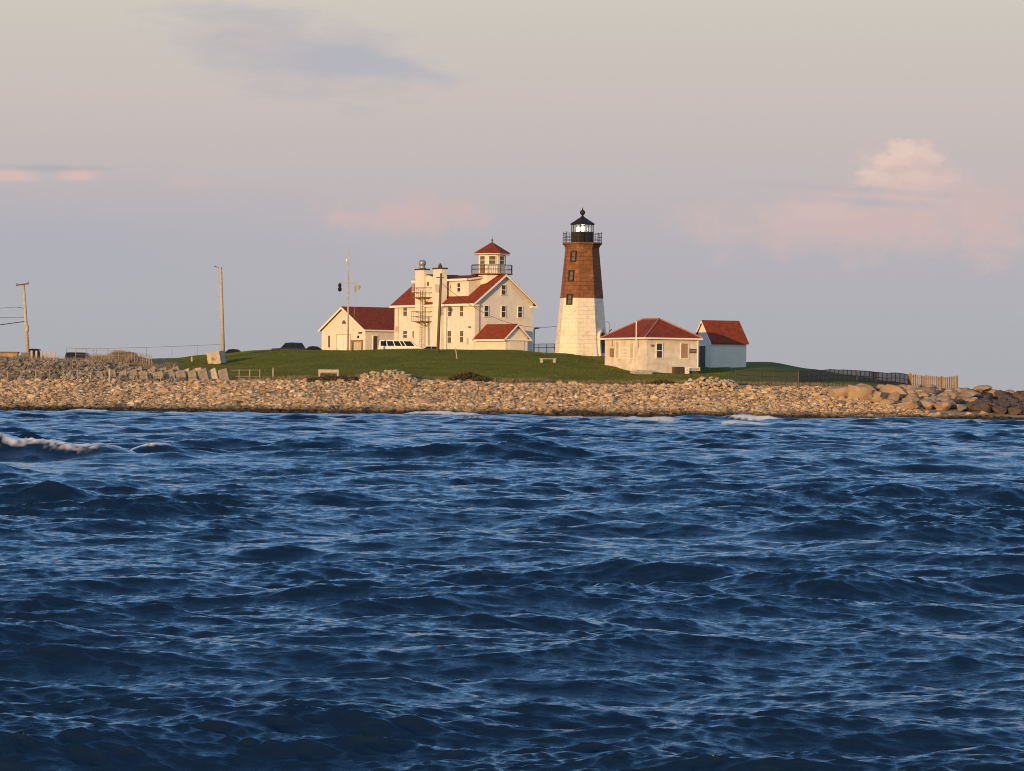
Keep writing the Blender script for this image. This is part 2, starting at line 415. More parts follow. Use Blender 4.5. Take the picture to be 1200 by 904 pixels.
chimney(486.3, 496.5, 315.2, True)
chimney(507.2, 517.2, 315.2, False)
# fire escape: two balconies and a ladder
fe = MB(); uL = fac.uv(493.5, 350)[0]; uR = fac.uv(507, 350)[0]; ul = fac.uv(500.5, 350)[0]
fe_root = None
for pyp, pyr, pyb in ((347.6, 336.5, 354), (376, 364.5, 382)):
    zp = at(500, pyp, 383).z - H0; zr = at(500, pyr, 383).z - H0; zb_ = at(500, pyb, 383).z - H0
    bal = MB().box(uL, uR, -1.25, -.1, zp - .06, zp)
    bal.tube((uL + .3, -1.1, zp), ((uL + uR) / 2 + .2, -.1, zb_), .045).tube((uR - .3, -1.1, zp), ((uL + uR) / 2 + .2, -.1, zb_), .045)
    bo = bal.build('fire_escape', M['brown_metal'], house)
    rl = MB()
    for zz in (zr, (zr + zp) / 2):
        rl.path([(uL, -.1, zz), (uL, -1.25, zz), (uR, -1.25, zz), (uR, -.1, zz)], .024)
    for k in range(6):
        u = uL + (uR - uL) * k / 5; rl.tube((u, -1.25, zp), (u, -1.25, zr), .018)
    rl.build('railing', M['brown_metal'], bo)
ld = MB(); zt = at(500, 340, 383).z - H0
for s in (-.24, .24): ld.tube((ul + s, -.75, .3), (ul + s, -.75, zt), .03)
for k in range(26):
    z = .45 + k * (zt - .6) / 26; ld.tube((ul - .24, -.75, z), (ul + .24, -.75, z), .022)
ld.build('ladder', M['brown_metal'], house)
# small things on the walls
MB().tube((-.16, -.06, .2), (-.16, -.06, zE - .3), .05).build('downspout', M['trim'], house)
MB().tube((.06, .55, .3), (.06, .55, zE - .5), .045).tube((.06, .55, zE - .5), (.3, -.3, zE - .35), .045).build('downspout', M['grey_metal'], house)
u, z = fac.uv(551.5, 383.4); MB().box(u - .2, u + .12, -.25, -.004, z - .06, z + .06).build('wall_lamp', M['dark_metal'], house)
u, z = fac.uv(548.4, 400); MB().box(u - .12, u + .12, -.12, -.004, z - .35, z + .35).build('meter_box', M['shade_grey'], house)
u, z = fac.uv(466, 386); MB().box(u - .28, u + .28, -.16, -.004, z - .32, z + .32).build('meter_box', M['shade_grey'], house)
u, z = fac.uv(467, 372); MB().tube((u, -.06, .2), (u, -.06, zE - .25), .04).build('conduit', M['shade_grey'], house)
# garage wing on the gable end
gy0 = .12; gfw = Wall(house, (0, gy0, 0), (1, 0, 0), (0, -1, 0)); gx, zg = gfw.uv(592.5, 395.3)
ggw = Wall(house, (gx, 0, 0), (0, 1, 0), (1, 0, 0)); gy1 = ggw.uv(618.2, 400)[0]; zgr = ggw.uv(606, 381.2)[1]
gm = (gy0 + gy1) / 2
wing = MB().prism([(0.004, gy0, -.8), (0.004, gy1, -.8), (0.004, gy1, zg), (0.004, gm, zgr), (0.004, gy0, zg)], [(gx, gy0, -.8), (gx, gy1, -.8), (gx, gy1, zg), (gx, gm, zgr), (gx, gy0, zg)]).build('garage', M['white_wall'], house)
gs = (zgr - zg) / (gm - gy0)
f = MB()
for ye, s in ((gy0 - .4, 1), (gy1 + .4, -1)):
    f.prism([(.006, ye, zg - .4 * gs + .02), (.006, gm, zgr + .02), (.006, gm, zgr + .15), (.006, ye, zg - .4 * gs + .15)], [(gx + .3, ye, zg - .4 * gs + .02), (gx + .3, gm, zgr + .02), (gx + .3, gm, zgr + .15), (gx + .3, ye, zg - .4 * gs + .15)])
f.build('garage_roof', M['red_roof'], wing)
f = MB(); 
for ye in (gy0 - .4, gy1 + .4):
    b = rake(house, (gx + .3, ye, zg - .4 * gs + .13), (gx + .3, gm, zgr + .13), .2, .04); f.poly(b.v, b.f)
f.box(.3, gx + .3, gy0 - .45, gy0 - .405, zg - .4 * gs - .05, zg - .4 * gs + .15)
f.box(gx + .004, gx + .28, gy0 - .35, gy1 + .35, zg - .36, zg - .2)
f.build('garage_trim', M['trim'], wing)
MB().box(gx + .004, gx + .05, gy0 + .45, gy1 - .45, 0, zg - .45).build('garage_door', M['white_wall'], wing)
# rooftop lookout
ly = W_ / 2; lx = Wall(house, (0, ly, 0), (1, 0, 0), (0, -1, 0)).uv(576.3, 322)[0]
dxy = Matrix.Rotation(-TH, 3, 'Z') @ Vector((lx, ly, 0)); dl = 378 + dxy.y
zk = zR + .12; zle = at(576, 297.8, dl).z - H0; zla = at(576, 284, dl).z - H0
oc = lambda r, z0, z1, a0=R(22.5 - 4): MB().lathe([(r, z0), (r, z1)], 8, (lx, ly), a0)
LA = TH + R(2)
look = MB().lathe([(1.62, zR - 1.0), (1.62, zle)], 8, (lx, ly), LA + R(22.5)).build('lookout', M['white_wall'], house)
MB().lathe([(2.15, zle - .02), (2.15, zle + .1), (.04, zla)], 8, (lx, ly), LA + R(22.5)).build('lookout_roof', M['red_roof'], look)
MB().lathe([(2.2, zle - .1), (2.2, zle - .025)], 8, (lx, ly), LA + R(22.5)).build('lookout_eave', M['trim'], look)
MB().lathe([(.05, zla - .1), (.05, zla + .15), (.12, zla + .2), (.03, zla + .35), (.02, zla + .6)], 8, (lx, ly)).build('finial', M['dark_metal'], look)
dk = MB().lathe([(2.5, zk), (2.5, zk + .1)], 8, (lx, ly), LA + R(22.5)).build('lookout_deck', M['brown_metal'], look)
rl = MB(); hr = at(576, 311.0, dl).z - H0
cs = [(lx + 2.42 * math.sin(LA + R(22.5 + 45 * k)), ly - 2.42 * math.cos(LA + R(22.5 + 45 * k))) for k in range(9)]
for zz in (hr, (hr + zk) / 2 + .05): rl.path([(a, b, zz) for a, b in cs], .026)
for (a, b), (c, d) in zip(cs, cs[1:]):
    for k in range(9):
        t = k / 9; rl.tube((a + (c - a) * t, b + (d - b) * t, zk + .1), (a + (c - a) * t, b + (d - b) * t, hr), .04 if k == 0 else .011)
rl.build('railing', M['dark_metal'], look)
ap = 1.62 * math.cos(R(22.5))
for k, kind in ((-1, 'door'), (0, 'win'), (1, 'win'), (2, 'win')):
    a = LA + R(45 * k)
    n = Vector((math.sin(a), -math.cos(a), 0)); tt = Vector((math.cos(a), math.sin(a), 0))
    wl = Wall(house, Vector((lx, ly, 0)) + ap * n, tt, n)
    if False: pass
    zz0, zz1 = zk + 1.15, zle - .3
    wd = .36
    f = MB().box(-wd - .08, -wd, .004, .06, zz0, zz1 + .08, wl.X).box(wd, wd + .08, .004, .06, zz0, zz1 + .08, wl.X).box(-wd, wd, .004, .06, zz1, zz1 + .08, wl.X).box(-wd - .1, wd + .1, .004, .08, zz0 - .08, zz0, wl.X).box(-wd, wd, .03, .05, (zz0 + zz1) / 2 - .03, (zz0 + zz1) / 2 + .03, wl.X)
    w = f.build('window', M['trim'], look)
    MB().box(-wd, wd, .005, .025, zz0, zz1, wl.X).build('pane', M['grey_glass'], w)
    if kind == 'door':
        MB().box(-wd, wd, .006, .04, zk + .12, zz0 - .09, wl.X).build('door', M['tan_wood'], look)

# ------------------------------------------------------------------ LONG LOW BUILDING on the left
D1 = 395.5; c1 = at(428, 409, D1); S0 = Tz(c1.x, D1) - .1
shop = thing('boat_shed', 'low white gabled building with red roof left of the large house', 'building', (c1.x, D1, S0), -TH)
sf = Wall(shop, (0, 0, 0), (1, 0, 0), (0, -1, 0)); w2 = -sf.uv(377, 395)[0]; ze = sf.uv(428, 386.3)[1]; zr = sf.uv(403, 361)[1]; ll = 11
MB().prism([(-w2, 0, -1), (0, 0, -1), (0, 0, ze), (-w2 / 2, 0, zr), (-w2, 0, ze)], [(-w2, ll, -1), (0, ll, -1), (0, ll, ze), (-w2 / 2, ll, zr), (-w2, ll, ze)]).build('wall', M['white_wall'], shop)
gable_roof(shop, -w2, 0, 0, ll, ze + .01, zr + .01, 'y', .3)
s2 = (zr - ze) / (w2 / 2); f = MB()
for xe in (-w2 - .3, .3):
    b = rake(shop, (xe, -.3, ze - .3 * s2 + .12), (-w2 / 2, -.3, zr + .12), .24, .05, (0, -1, 0)); f.poly(b.v, b.f)
f.box(.305, .36, -.3, ll, ze - .3 * s2 - .06, ze - .3 * s2 + .12)
f.build('eave_trim', M['trim'], shop)
sf = Wall(shop, (0, 0, 0), (1, 0, 0), (0, -1, 0)); ss = Wall(shop, (0, 0, 0), (0, 1, 0), (1, 0, 0))
window(shop, sf, (384.8, 387.5, 393.5, 407.5), 'deep_brown', muntin=False)
u0, u1, z0, z1 = sf.rect(395, 410.5, 392.5, 412)
MB().box(u0, u1, -.05, -.004, 0.1, z1).build('roller_door', M['trim'], shop)
f = MB()
f.box(u0 - .12, u0, -.09, -.004, 0, z1 + .1).box(u1, u1 + .12, -.09, -.004, 0, z1 + .1).box(u0, u1, -.09, -.004, z1, z1 + .1).build('door_frame', M['shade_grey'], shop)
u0, u1, z0, z1 = sf.rect(412.3, 425.5, 398.5, 412)
f = MB().box(u0, u0 + .3, -.14, -.004, 0, z1).box(u1 - .25, u1, -.14, -.004, 0, z1).box(u0 + .3, u1 - .25, -.14, -.004, z1 - .2, z1)
dr = f.build('entrance', M['tan_wood'], shop)
MB().box(u0 + .55, u1 - .25, -.07, -.005, 0, z1 - .2).build('door', M['shade_grey'], dr)
MB().box(u0 + .3, u0 + .55, -.06, -.005, 0, z1 - .2).build('side_light', M['dark_door'], dr)
# half round louvre
uc, zc = sf.uv(403.3, 379.7)
pts = [(uc + .42 * math.cos(t), -.06, zc + .42 * math.sin(t)) for t in (math.pi * k / 10 for k in range(11))]
MB().prism(pts, [(a, -.004, b_) for a, _, b_ in pts]).build('louvre', M['grey_glass'], shop)
u, z = sf.uv(422.5, 390.3); MB().box(u - .35, u + .35, -.12, -.004, z - .08, z + .08).build('wall_lamp', M['dark_metal'], shop)
u, z = sf.uv(420.2, 395); MB().box(u - .13, u + .13, -.12, -.004, z - .14, z + .14).build('wall_lamp', M['dark_metal'], shop)
u0, u1, z0, z1 = ss.rect(437.2, 442.3, 394, 412)
f = MB().box(u0 - .08, u0, .004, .07, 0, z1 + .08, ss.X).box(u1, u1 + .08, .004, .07, 0, z1 + .08, ss.X).box(u0, u1, .004, .07, z1, z1 + .08, ss.X)
d_ = f.build('side_door', M['trim'], shop); MB().box(u0, u1, .005, .035, 0.05, z1, ss.X).build('door_panel', M['dark_door'], d_)

# ------------------------------------------------------------------ LIGHTHOUSE
pl = on(681, 372, 413); ZL = pl.z - .15
lh = thing('lighthouse', 'octagonal lighthouse, white below and brown above, with black lantern', 'lighthouse', (pl.x, 372, ZL))
zpx = lambda py: at(681, py, 372).z - ZL
k8 = 1 / math.cos(R(11.5))
A0 = R(-11.5 + .6)
r_b, r_m, r_t = 2.92, 2.37, 1.86
zm, zt = zpx(349.8), zpx(287.5)
slope = (r_m - r_b) / zm
MB().lathe([(r_b + .12, -.6), (r_b + .12, .28), (r_b + .02, .34), (r_m, zm)], 8, a0=A0).build('tower_base', M['white_stone'], lh)
MB().lathe([(r_m + .02, zm + .002), (r_t + .02, zt - .55), (r_t + .02, zt - .3), (r_t + .2, zt)], 8, a0=A0).build('tower_upper', M['brown_stone'], lh)
zd = zpx(286.3)
MB().lathe([(r_t + .2, zt + .002), (r_t + .34, zt + .1), (r_t + .34, zd + .14)], 8, a0=A0).build('gallery', M['brown_stone'], lh)
zd += .142
rg = MB(); rr = r_t + .26; zrt = zpx(274)
ptsr = [(rr * math.sin(A0 + R(45 * i)), -rr * math.cos(A0 + R(45 * i))) for i in range(9)]
for zz in (zrt, zd + (zrt - zd) * .6, zd + (zrt - zd) * .3): rg.path([(a, b, zz) for a, b in ptsr], .022)
for (a, b), (c, d) in zip(ptsr, ptsr[1:]):
    for k in range(4): rg.tube((a + (c - a) * k / 4, b + (d - b) * k / 4, zd), (a + (c - a) * k / 4, b + (d - b) * k / 4, zrt + (.18 if k == 0 else 0)), .035 if k == 0 else .014)
rg.build('gallery_railing', M['dark_metal'], lh)
rl_ = 1.2; zg0 = zpx(273); zg1 = zpx(263.5)
lw = MB().lathe([(rl_, zd), (rl_, zg0)], 8, a0=A0).build('lantern_wall', M['dark_metal'], lh)
lg = MB()
for i in range(8):
    a = A0 + R(45 * i); p = (rl_ * .99 * math.sin(a), -rl_ * .99 * math.cos(a)); lg.tube((*p, zg0), (*p, zg1), .05)
lg.lathe([(rl_ + .03, zg0 + .001), (rl_ + .03, zg0 + .07)], 8, a0=A0)
lg.build('lantern_frame', M['dark_metal'], lh)
g = MB()
for i in range(8):
    a, b = A0 + R(45 * i), A0 + R(45 * (i + 1)); q = rl_ * .97
    g.poly([(q * math.sin(a), -q * math.cos(a), zg0 + .07), (q * math.sin(b), -q * math.cos(b), zg0 + .07), (q * math.sin(b), -q * math.cos(b), zg1), (q * math.sin(a), -q * math.cos(a), zg1)], [(0, 1, 2, 3)])
g.build('lantern_glass', M['lantern_glass'], lh)
zap = zpx(253.5)
MB().lathe([(rl_ + .12, zg1 - .02), (rl_ + .16, zg1 + .1), (.22, zap - .1), (.14, zap)], 8, a0=A0).build('lantern_roof', M['dark_metal'], lh)
MB().lathe([(.13, zap), (.1, zap + .12), (.24, zap + .22), (.3, zap + .4), (.24, zap + .58), (.08, zap + .68), (.02, zap + .95)], 12).build('ball_finial', M['dark_metal'], lh, True)
ped = MB().lathe([(.3, zg0), (.3, zg0 + .12), (.2, zg0 + .2), (.12, zg0 + .24)], 12).build('lens', M['lamp_glass'], lh)
zb0 = (zg0 + zg1) / 2
lamp = MB().lathe([(.05, zb0 - .3), (.17, zb0 - .22), (.2, zb0), (.17, zb0 + .22), (.05, zb0 + .3)], 14).build('lamp', M['beacon'], lh, True)
# windows on the left front face, door on the right face
def tower_wall(idx):
    a = A0 + R(22.5 + 45 * idx)
    n = Vector((math.sin(a), -math.cos(a), 0)); tt = Vector((math.cos(a), math.sin(a), 0))
    lean = (r_t - r_b) / zt * math.cos(R(22.5))
    nn = Vector((n.x, n.y, -lean)).normalized()
    w = Wall(lh, n * r_b * math.cos(R(22.5)), tt, nn)
    return w
tw = tower_wall(-1)
for (a, b, c, d) in ((669, 675.6, 294, 307), (666.4, 673, 317, 330), (664.2, 671.2, 345, 357.5)):
    u0, u1, z0, z1 = tw.rect(a, b, c, d)
    f = MB().box(u0, u0 + .14, -.1, .12, z0, z1, tw.X).box(u1 - .14, u1, -.1, .12, z0, z1, tw.X).box(u0 + .14, u1 - .14, -.1, .12, z1 - .14, z1, tw.X).box(u0 + .14, u1 - .14, -.1, .16, z0, z0 + .12, tw.X)
    w = f.build('window', M['dark_metal'], lh)
    MB().box(u0 + .14, u1 - .14, -.1, .03, z0 + .12, z1 - .14, tw.X).build('pane', M['grey_glass'], w)
    MB().box(u0 + .14, u1 - .14, .03, .05, (z0 + z1) / 2 - .03, (z0 + z1) / 2 + .03, tw.X).build('sash_bar', M['dark_metal'], w)
tr_ = tower_wall(1)
f = MB(); wd = .62; hd = 2.0
seg = [(-wd, 0)] + [(wd * math.cos(math.pi - math.pi * k / 8), hd + wd * math.sin(math.pi * k / 8)) for k in range(9)] + [(wd, 0)]
out = [(a * 1.35, b if b == 0 else hd + (b - hd) * 1.35) for a, b in seg]
for (a, b), (c, d), (e, g_), (h, i_) in zip(seg, seg[1:], out, out[1:]):
    f.prism([(a, -.2, b), (c, -.2, d), (h, -.2, i_), (e, -.2, g_)], [(a, .35, b), (c, .35, d), (h, .35, i_), (e, .35, g_)], tr_.X)
dd = f.build('door_surround', M['white_stone'], lh)
MB().prism([(a, -.05, b) for a, b in seg], [(a, .06, b) for a, b in seg], tr_.X).build('door', M['dark_door'], dd)
MB().path([tuple(tr_.X @ Vector(p)) for p in ((wd * 1.3, .5, hd + .6), (wd * 1.3 + .1, .9, hd + .9))], .05).build('door_lamp', M['dark_metal'], dd)

# hooked lamp post beside the lighthouse
p = on(714, 360, 405)
post = thing('hooked_lamp_post', 'thin grey lamp post with curved hook between lighthouse and small hip roofed building', 'lamp post', p)
hz = at(714, 376, 360).z - p.z
MB().path([(.0, 0, 0), (0, 0, hz - .5)], .03).build('pole', M['grey_box'], post)
MB().path([(0, 0, hz - .5)] + [(-.3 + .3 * math.cos(t), 0, hz - .5 + .4 * math.sin(t)) for t in (math.pi * k / 8 for k in range(1, 9))] + [(-.68, 0, hz - 1.0)], .025).build('hook', M['grey_box'], post)
MB().lathe([(.05, hz - 1.0), (.16, hz - 1.12), (.14, hz - 1.25)], 8, (-.7, 0)).build('lamp_shade', M['grey_box'], post)

# ------------------------------------------------------------------ HIP ROOFED BUILDING
YH = R(25)
c2 = at(757.4, 440, 342); B0 = 3.45
hip = thing('signal_building', 'small cream building with red hip roof at the edge of the lawn', 'building', (c2.x, 342, B0), YH)
wx, wy = 5.75, 9.35
ze = at(757, 396.8, 342).z - B0; zr = at(772, 373.8, 346).z - B0
MB().box(0, wx, 0, wy, 0.55, ze).build('wall', M['stucco'], hip)
MB().box(-.08, wx + .08, -.08, wy + .08, -.6, .545).build('foundation', M['concrete'], hip)
ov = .38; zo = ze - .02
e = [(-ov, -ov, zo), (wx + ov, -ov, zo), (wx + ov, wy + ov, zo), (-ov, wy + ov, zo)]
e2 = [(x, y, z + .13) for x, y, z in e]
r0, r1 = (wx / 2, wx / 2, zr), (wx / 2, wy - wx / 2, zr)
MB().poly(e + e2 + [r0, r1], [(0, 3, 2, 1), (0, 1, 5, 4), (1, 2, 6, 5), (2, 3, 7, 6), (3, 0, 4, 7), (4, 5, 8), (5, 6, 9, 8), (6, 7, 9), (7, 4, 8, 9)]).build('roof', M['red_roof'], hip)
f = MB()
for a, b in ((e2[0], r0), (e2[1], r0), (e2[2], r1), (e2[3], r1), (r0, r1)):
    f.tube((a[0], a[1], a[2] + .02), (b[0], b[1], b[2] + .02), .085, .085, 6)
f.build('ridge_cap', mat('pale_ridge_tile', (.42, .2, .15), .7, (4, .3)), hip)
MB().box(-ov - .04, wx + ov + .04, -ov - .06, -ov - .004, zo - .04, zo + .12).box(-ov - .06, -ov - .004, -ov, wy + ov, zo - .04, zo + .12).build('gutter', M['trim'], hip)
hr_ = Wall(hip, (0, 0, 0), (1, 0, 0), (0, -1, 0)); hl = Wall(hip, (0, 0, 0), (0, 1, 0), (-1, 0, 0))
window(hip, hr_, (769.3, 775.8, 402.8, 419.5), 'glass')
w = window(hip, hr_, (798, 806, 402.8, 420), 'board', muntin=False, label='boarded up window with a reddish panel')
u0, u1, z0, z1 = hr_.rect(808, 815.6, 409, 414)
sg = MB().box(u0, u1, -.06, -.004, z0, z1).build('sign', M['deep_brown'], hip)
MB().box(u0 + .06, u1 - .06, -.075, -.062, (z0 + z1) / 2 - .03, (z0 + z1) / 2 + .03).build('sign_band', M['shade_grey'], sg)
u, z = hr_.uv(763.5, 405); MB().tube((u, -.02, z), (u, -.18, z), .12, .12, 10).build('wall_lamp', M['brown_metal'], hip)
for r in ((721.6, 725.6, 400.5, 420), (738.4, 742.8, 402.5, 420)): window(hip, hl, r, 'shade_grey', muntin=False, name='shuttered_window')
u0, u1, z0, z1 = hl.rect(729.5, 735, 406, 421)
f = MB()
for k in range(4): f.box(u0, u1, .004, .05, z0 + (z1 - z0) * k / 4, z0 + (z1 - z0) * (k + .6) / 4, hl.X)
f.build('wall_vent', M['white_wall'], hip)
u0, u1, z0, z1 = hl.rect(716.7, 719.6, 408.5, 418.5); MB().box(u0, u1, .004, .22, z0, z1, hl.X).build('meter_box', M['tan_wood'], hip)
u, z = hl.uv(718, 400); MB().tube(hl.X @ Vector((u, .06, z - .5)), hl.X @ Vector((u, .06, ze - .1)), .045).build('conduit', M['grey_metal'], hip)
u, z = hl.uv(750.2, 407); zt = at(750.2, 376.5, 343.5).z - B0
MB().tube(hl.X @ Vector((u, .46, z)), hl.X @ Vector((u, .46, zt)), .06).build('service_mast', M['trim'], hip)
MB().tube((wx + .02, -.1, ze - .1), (wx + .02, -.1, .9), .06).path([(wx + .02, -.1, .9), (wx + .05, -.14, .35), (wx + .25, -.3, .1), (wx + .5, -.4, .04)], .06).build('downspout', M['trim'], hip)

# shed behind it
c3 = at(834, 431, 356); G0 = at(836, 433, 356).z - .15
shed = thing('white_shed', 'small white shed with red gable roof at the right of the buildings', 'shed', (c3.x, 356, G0), YH)
wx, wy = 4.1, 4.0; ze = at(834, 401, 356).z - G0; zr = at(824, 377, 357.8).z - G0
MB().prism([(0, 0, -.5), (0, wy, -.5), (0, wy, ze), (0, wy / 2, zr), (0, 0, ze)], [(wx, 0, -.5), (wx, wy, -.5), (wx, wy, ze), (wx, wy / 2, zr), (wx, 0, ze)]).build('wall', M['white_wall'], shed)
gable_roof(shed, 0, wx, 0, wy, ze + .01, zr + .01, 'x', .2, .14)
f = MB(); s3 = (zr - ze) / (wy / 2)
for xx, nn in ((-.2, (-1, 0, 0)), (wx + .2, (1, 0, 0))):
    for ye in (-.2, wy + .2):
        b = rake(shed, (xx, ye, ze - .2 * s3 + .1), (xx, wy / 2, zr + .1), .18, .04, nn); f.poly(b.v, b.f)
f.build('eave_trim', M['trim'], shed)
MB().box(-.06, -.004, 0.02, .12, 0, ze - .25).box(.25, .3, -.05, -.004, 0, ze - .2).build('corner_board', M['trim'], shed)
sg_ = Wall(shed, (0, 0, 0), (0, 1, 0), (-1, 0, 0))
u0, u1, z0, z1 = sg_.rect(820, 827.5, 405.5, 430)
d_ = MB().box(u0 - .1, u0, .004, .08, -.1, z1 + .1, sg_.X).box(u1, u1 + .1, .004, .08, -.1, z1 + .1, sg_.X).box(u0, u1, .004, .08, z1, z1 + .1, sg_.X).build('door_frame', M['trim'], shed)
MB().box(u0, u1, .005, .04, -.1, z1, sg_.X).build('door', M['dark_door'], d_)

# things standing against the hip roofed building
def rot_at(px, d, rz, name, label, cat, z=None, group=None):
    p = on(px, d, 440)
    if z is not None: p.z = z
    return thing(name, label, cat, p, rz, group)
def hip_pt(px, off):
    u, _ = hr_.uv(px, 438); v = hip.matrix_basis @ Vector((u, -off, 0)); return v
def hip_thing(name, label, cat, px, off):
    v = hip_pt(px, off); return thing(name, label, cat, (v.x, v.y, Tz(v.x, v.y)), YH)
kx = 342 / 4000 / math.cos(YH)
t = hip_thing('utility_cabinet', 'dark brown utility cabinet against the cream building wall', 'cabinet', 789, 1.0)
hh = at(789, 430, 342).z - t.location.z
MB().box(-.5, .5, -.3, .3, -.1, hh - .06).build('body', M['brown_box'], t)
MB().box(-.54, .54, -.34, .34, hh - .058, hh).build('lid', M['brown_box'], t)
MB().box(-.45, -.02, -.33, -.303, .1, hh - .12).build('cabinet_door', M['brown_box'], t); MB().box(.02, .45, -.33, -.303, .1, hh - .12).build('cabinet_door', M['brown_box'], t)
t = hip_thing('white_tank', 'upright white box between the dark cabinet and the air conditioner', 'tank', 798.3, 1.1)
hh = at(798, 430.5, 342).z - t.location.z
MB().prism([(-.22, -.22, -.1), (.22, -.22, -.1), (.22, .22, -.1), (-.22, .22, -.1)], [(-.22, -.22, hh - .08), (.22, -.22, hh - .08), (.22, .22, hh - .08), (-.22, .22, hh - .08)]).build('body', M['trim'], t)
MB().lathe([(.3, hh - .078), (.26, hh), (.06, hh + .02)], 4, a0=R(45)).build('lid', M['trim'], t)
MB().box(-.05, .05, -.25, -.223, hh * .55, hh * .62).build('latch', M['dark_metal'], t)
t = hip_thing('air_conditioner', 'pale air conditioning unit on a dark stand by the corner downspout', 'air conditioner', 809, .75)
hh = at(809, 430.5, 342).z - t.location.z
MB().box(-.55, .55, -.3, .3, hh * .45, hh).build('body', M['white_paint'], t)
f = MB()
for k in range(5): f.box(-.45, .45, -.325, -.303, hh * .5 + k * hh * .09, hh * .5 + k * hh * .09 + hh * .04)
f.build('grille', M['grey_box'], t)
for a in (-.5, .5):
    for b_ in (-.25, .25): MB().box(a - .05, a + .05, b_ - .05, b_ + .05, -.1, hh * .448).build('leg', M['dark_metal'], t)
MB().box(-.4, .4, -.22, .22, 0, hh * .35).build('base', M['dark_door'], t)
t = hip_thing('concrete_step', 'low pale concrete step at the foot of the cream building', 'step', 747, 1.1)
t.location.z -= .05
MB().box(-.85, .85, -.5, .4, -.1, .45).build('tread', M['concrete'], t); MB().box(-1.25, -.855, -.5, .3, -.1, .28).build('lower_tread', M['concrete'], t)

# ------------------------------------------------------------------ poles, mast, cables
def pole_tilt(name, label, base, top, r0, r1, m_):
    t = thing(name, label, 'pole', base)
    v = top - base
    MB().tube((0, 0, -.4), tuple(v), r0, r1, 10).build('pole', M[m_], t, True)
    return t, v
b = at(512.8, 418, 357); b.z = Tz(b.x, b.y); top = at(517, 320.5, b.y)
t, v = pole_tilt('utility_pole', 'tall brown wooden utility pole standing before the large white house', b, top, .17, .12, 'dark_wood')
MB().box(-.55, -.15, -.25, .2, v.z * .76, v.z * .86).build('transformer_box', M['shade_grey'], t).location = (v.x * .8, 0, 0)
MB().box(-.5, .3, -.05, .05, v.z - .5, v.z - .4).build('crossarm', M['dark_wood'], t).location = (v.x, -.12, 0)
PT = top.copy()
b = at(262, 412.5, 352); b.z = Tz(b.x, b.y); top = at(258.5, 313, 352)
t, v = pole_tilt('utility_pole', 'tall pale bare pole with small lamp arm, rising from the lawn by the concrete block', b, top, .2, .15, 'wood')
MB().path([tuple(v + Vector((0, 0, -.15))), tuple(v + Vector((-.35, 0, -.05))), tuple(v + Vector((-.5, 0, .05)))], .04).build('lamp_arm', M['grey_metal'], t)
MB().lathe([(.07, -.06), (.14, 0), (.06, .06)], 8).build('lamp_head', M['grey_metal'], t).location = v + Vector((-.55, 0, .05))
b = at(33.5, 413, 352); b.z = Tz(b.x, b.y); top = at(27.5, 333, 352)
t, v = pole_tilt('utility_pole', 'leaning wooden utility pole with crossarm above the grey cabinet at the left edge', b, top, .19, .14, 'wood')
ca = MB().box(-.75, .6, -.07, .07, -.06, .08).build('crossarm', M['dark_wood'], t); ca.location = v + Vector((0, -.18, -.05)); ca.rotation_euler.y = R(-8)
for k, s in enumerate((-.65, .5)):
    i = MB().lathe([(.05, 0), (.07, .06), (.04, .16)], 8).build('insulator', M['grey_metal'], t); i.location = v + Vector((s, -.18, .05 + s * .14))
bx = MB().lathe([(.17, -.35), (.2, -.3), (.2, .3), (.12, .36)], 10).build('transformer', M['pale_slab'], t); bx.location = v * .4 + Vector((.1, -.3, 0))
def cable(name, label, pts, r, sag):
    P = [Vector(p) for p in pts]; out = []
    for a, b in zip(P, P[1:]):
        for k in range(13):
            s = k / 12; q = a.lerp(b, s); q.z -= sag * 4 * s * (1 - s); out.append(tuple(q))
    o = MB().path(out, r, 5).build(name, M['dark_metal']); return tag(o, label, 'cable')
p0 = at(30, 377, 352); cable('power_cable', 'thickest and lowest dark cable running left from the leaning pole', [p0 + Vector((-.15, 0, 0)), at(-120, 394, 352)], .045, .1)
cable('power_cable', 'middle thin cable running left from the leaning pole', [at(24, 372, 352), at(-120, 372, 352)], .02, .05)
cable('power_cable', 'uppermost thin cable running left from the leaning pole', [at(20, 360, 352), at(-120, 366, 352)], .018, .1)
for nm, (a, b_) in (('bracket', ((20, 360), (29.5, 362))), ('bracket', ((24, 372), (31, 372)))):
    p, q = at(*a, 352) - t.location, at(*b_, 352) - t.location
    MB().tube(tuple(p), tuple(q), .025).build(nm, M['dark_metal'], t)
cable('service_cable', 'thin cable sagging from the brown pole across the gable to the lighthouse', [PT + Vector((0, 0, -1.0)), at(653, 382.5, 369.8)], .022, 1.6)

# signal mast
b = at(407.5, 411, 366); b.z = Tz(b.x, b.y); top = at(408.8, 292, 366); v = top - b
mast = thing('signal_mast', 'tall slender signal mast with yardarm in front of the low building', 'mast', b)
MB().tube((0, 0, -.3), tuple(v * .68), .11, .08, 8).build('lower_mast', M['wood'], mast, True)
MB().tube(tuple(v * .66), tuple(v), .06, .035, 8).build('topmast', M['wood'], mast, True)
yz = at(408, 331.5, 366) - b
MB().tube(tuple(yz + Vector((-.95, -.1, 0))), tuple(yz + Vector((.95, -.1, 0))), .04, .04, 6).build('yardarm', M['wood'], mast)
st = MB()
for s in (-.9, .9): st.tube(tuple(yz + Vector((s, -.1, 0))), (s * .5, -.1, .4), .01)
st.build('halyard', M['grey_metal'], mast)
MB().lathe([(.02, 0), (.12, .08), (.1, .3), (.02, .36)], 8).build('mast_light', M['trim'], mast).location = v * .87 + Vector((-.2, -.1, 0))
bk = thing('signal_ball', 'small black bundle hanging from the left end of the yardarm', 'signal', at(398.2, 338.5, 366))
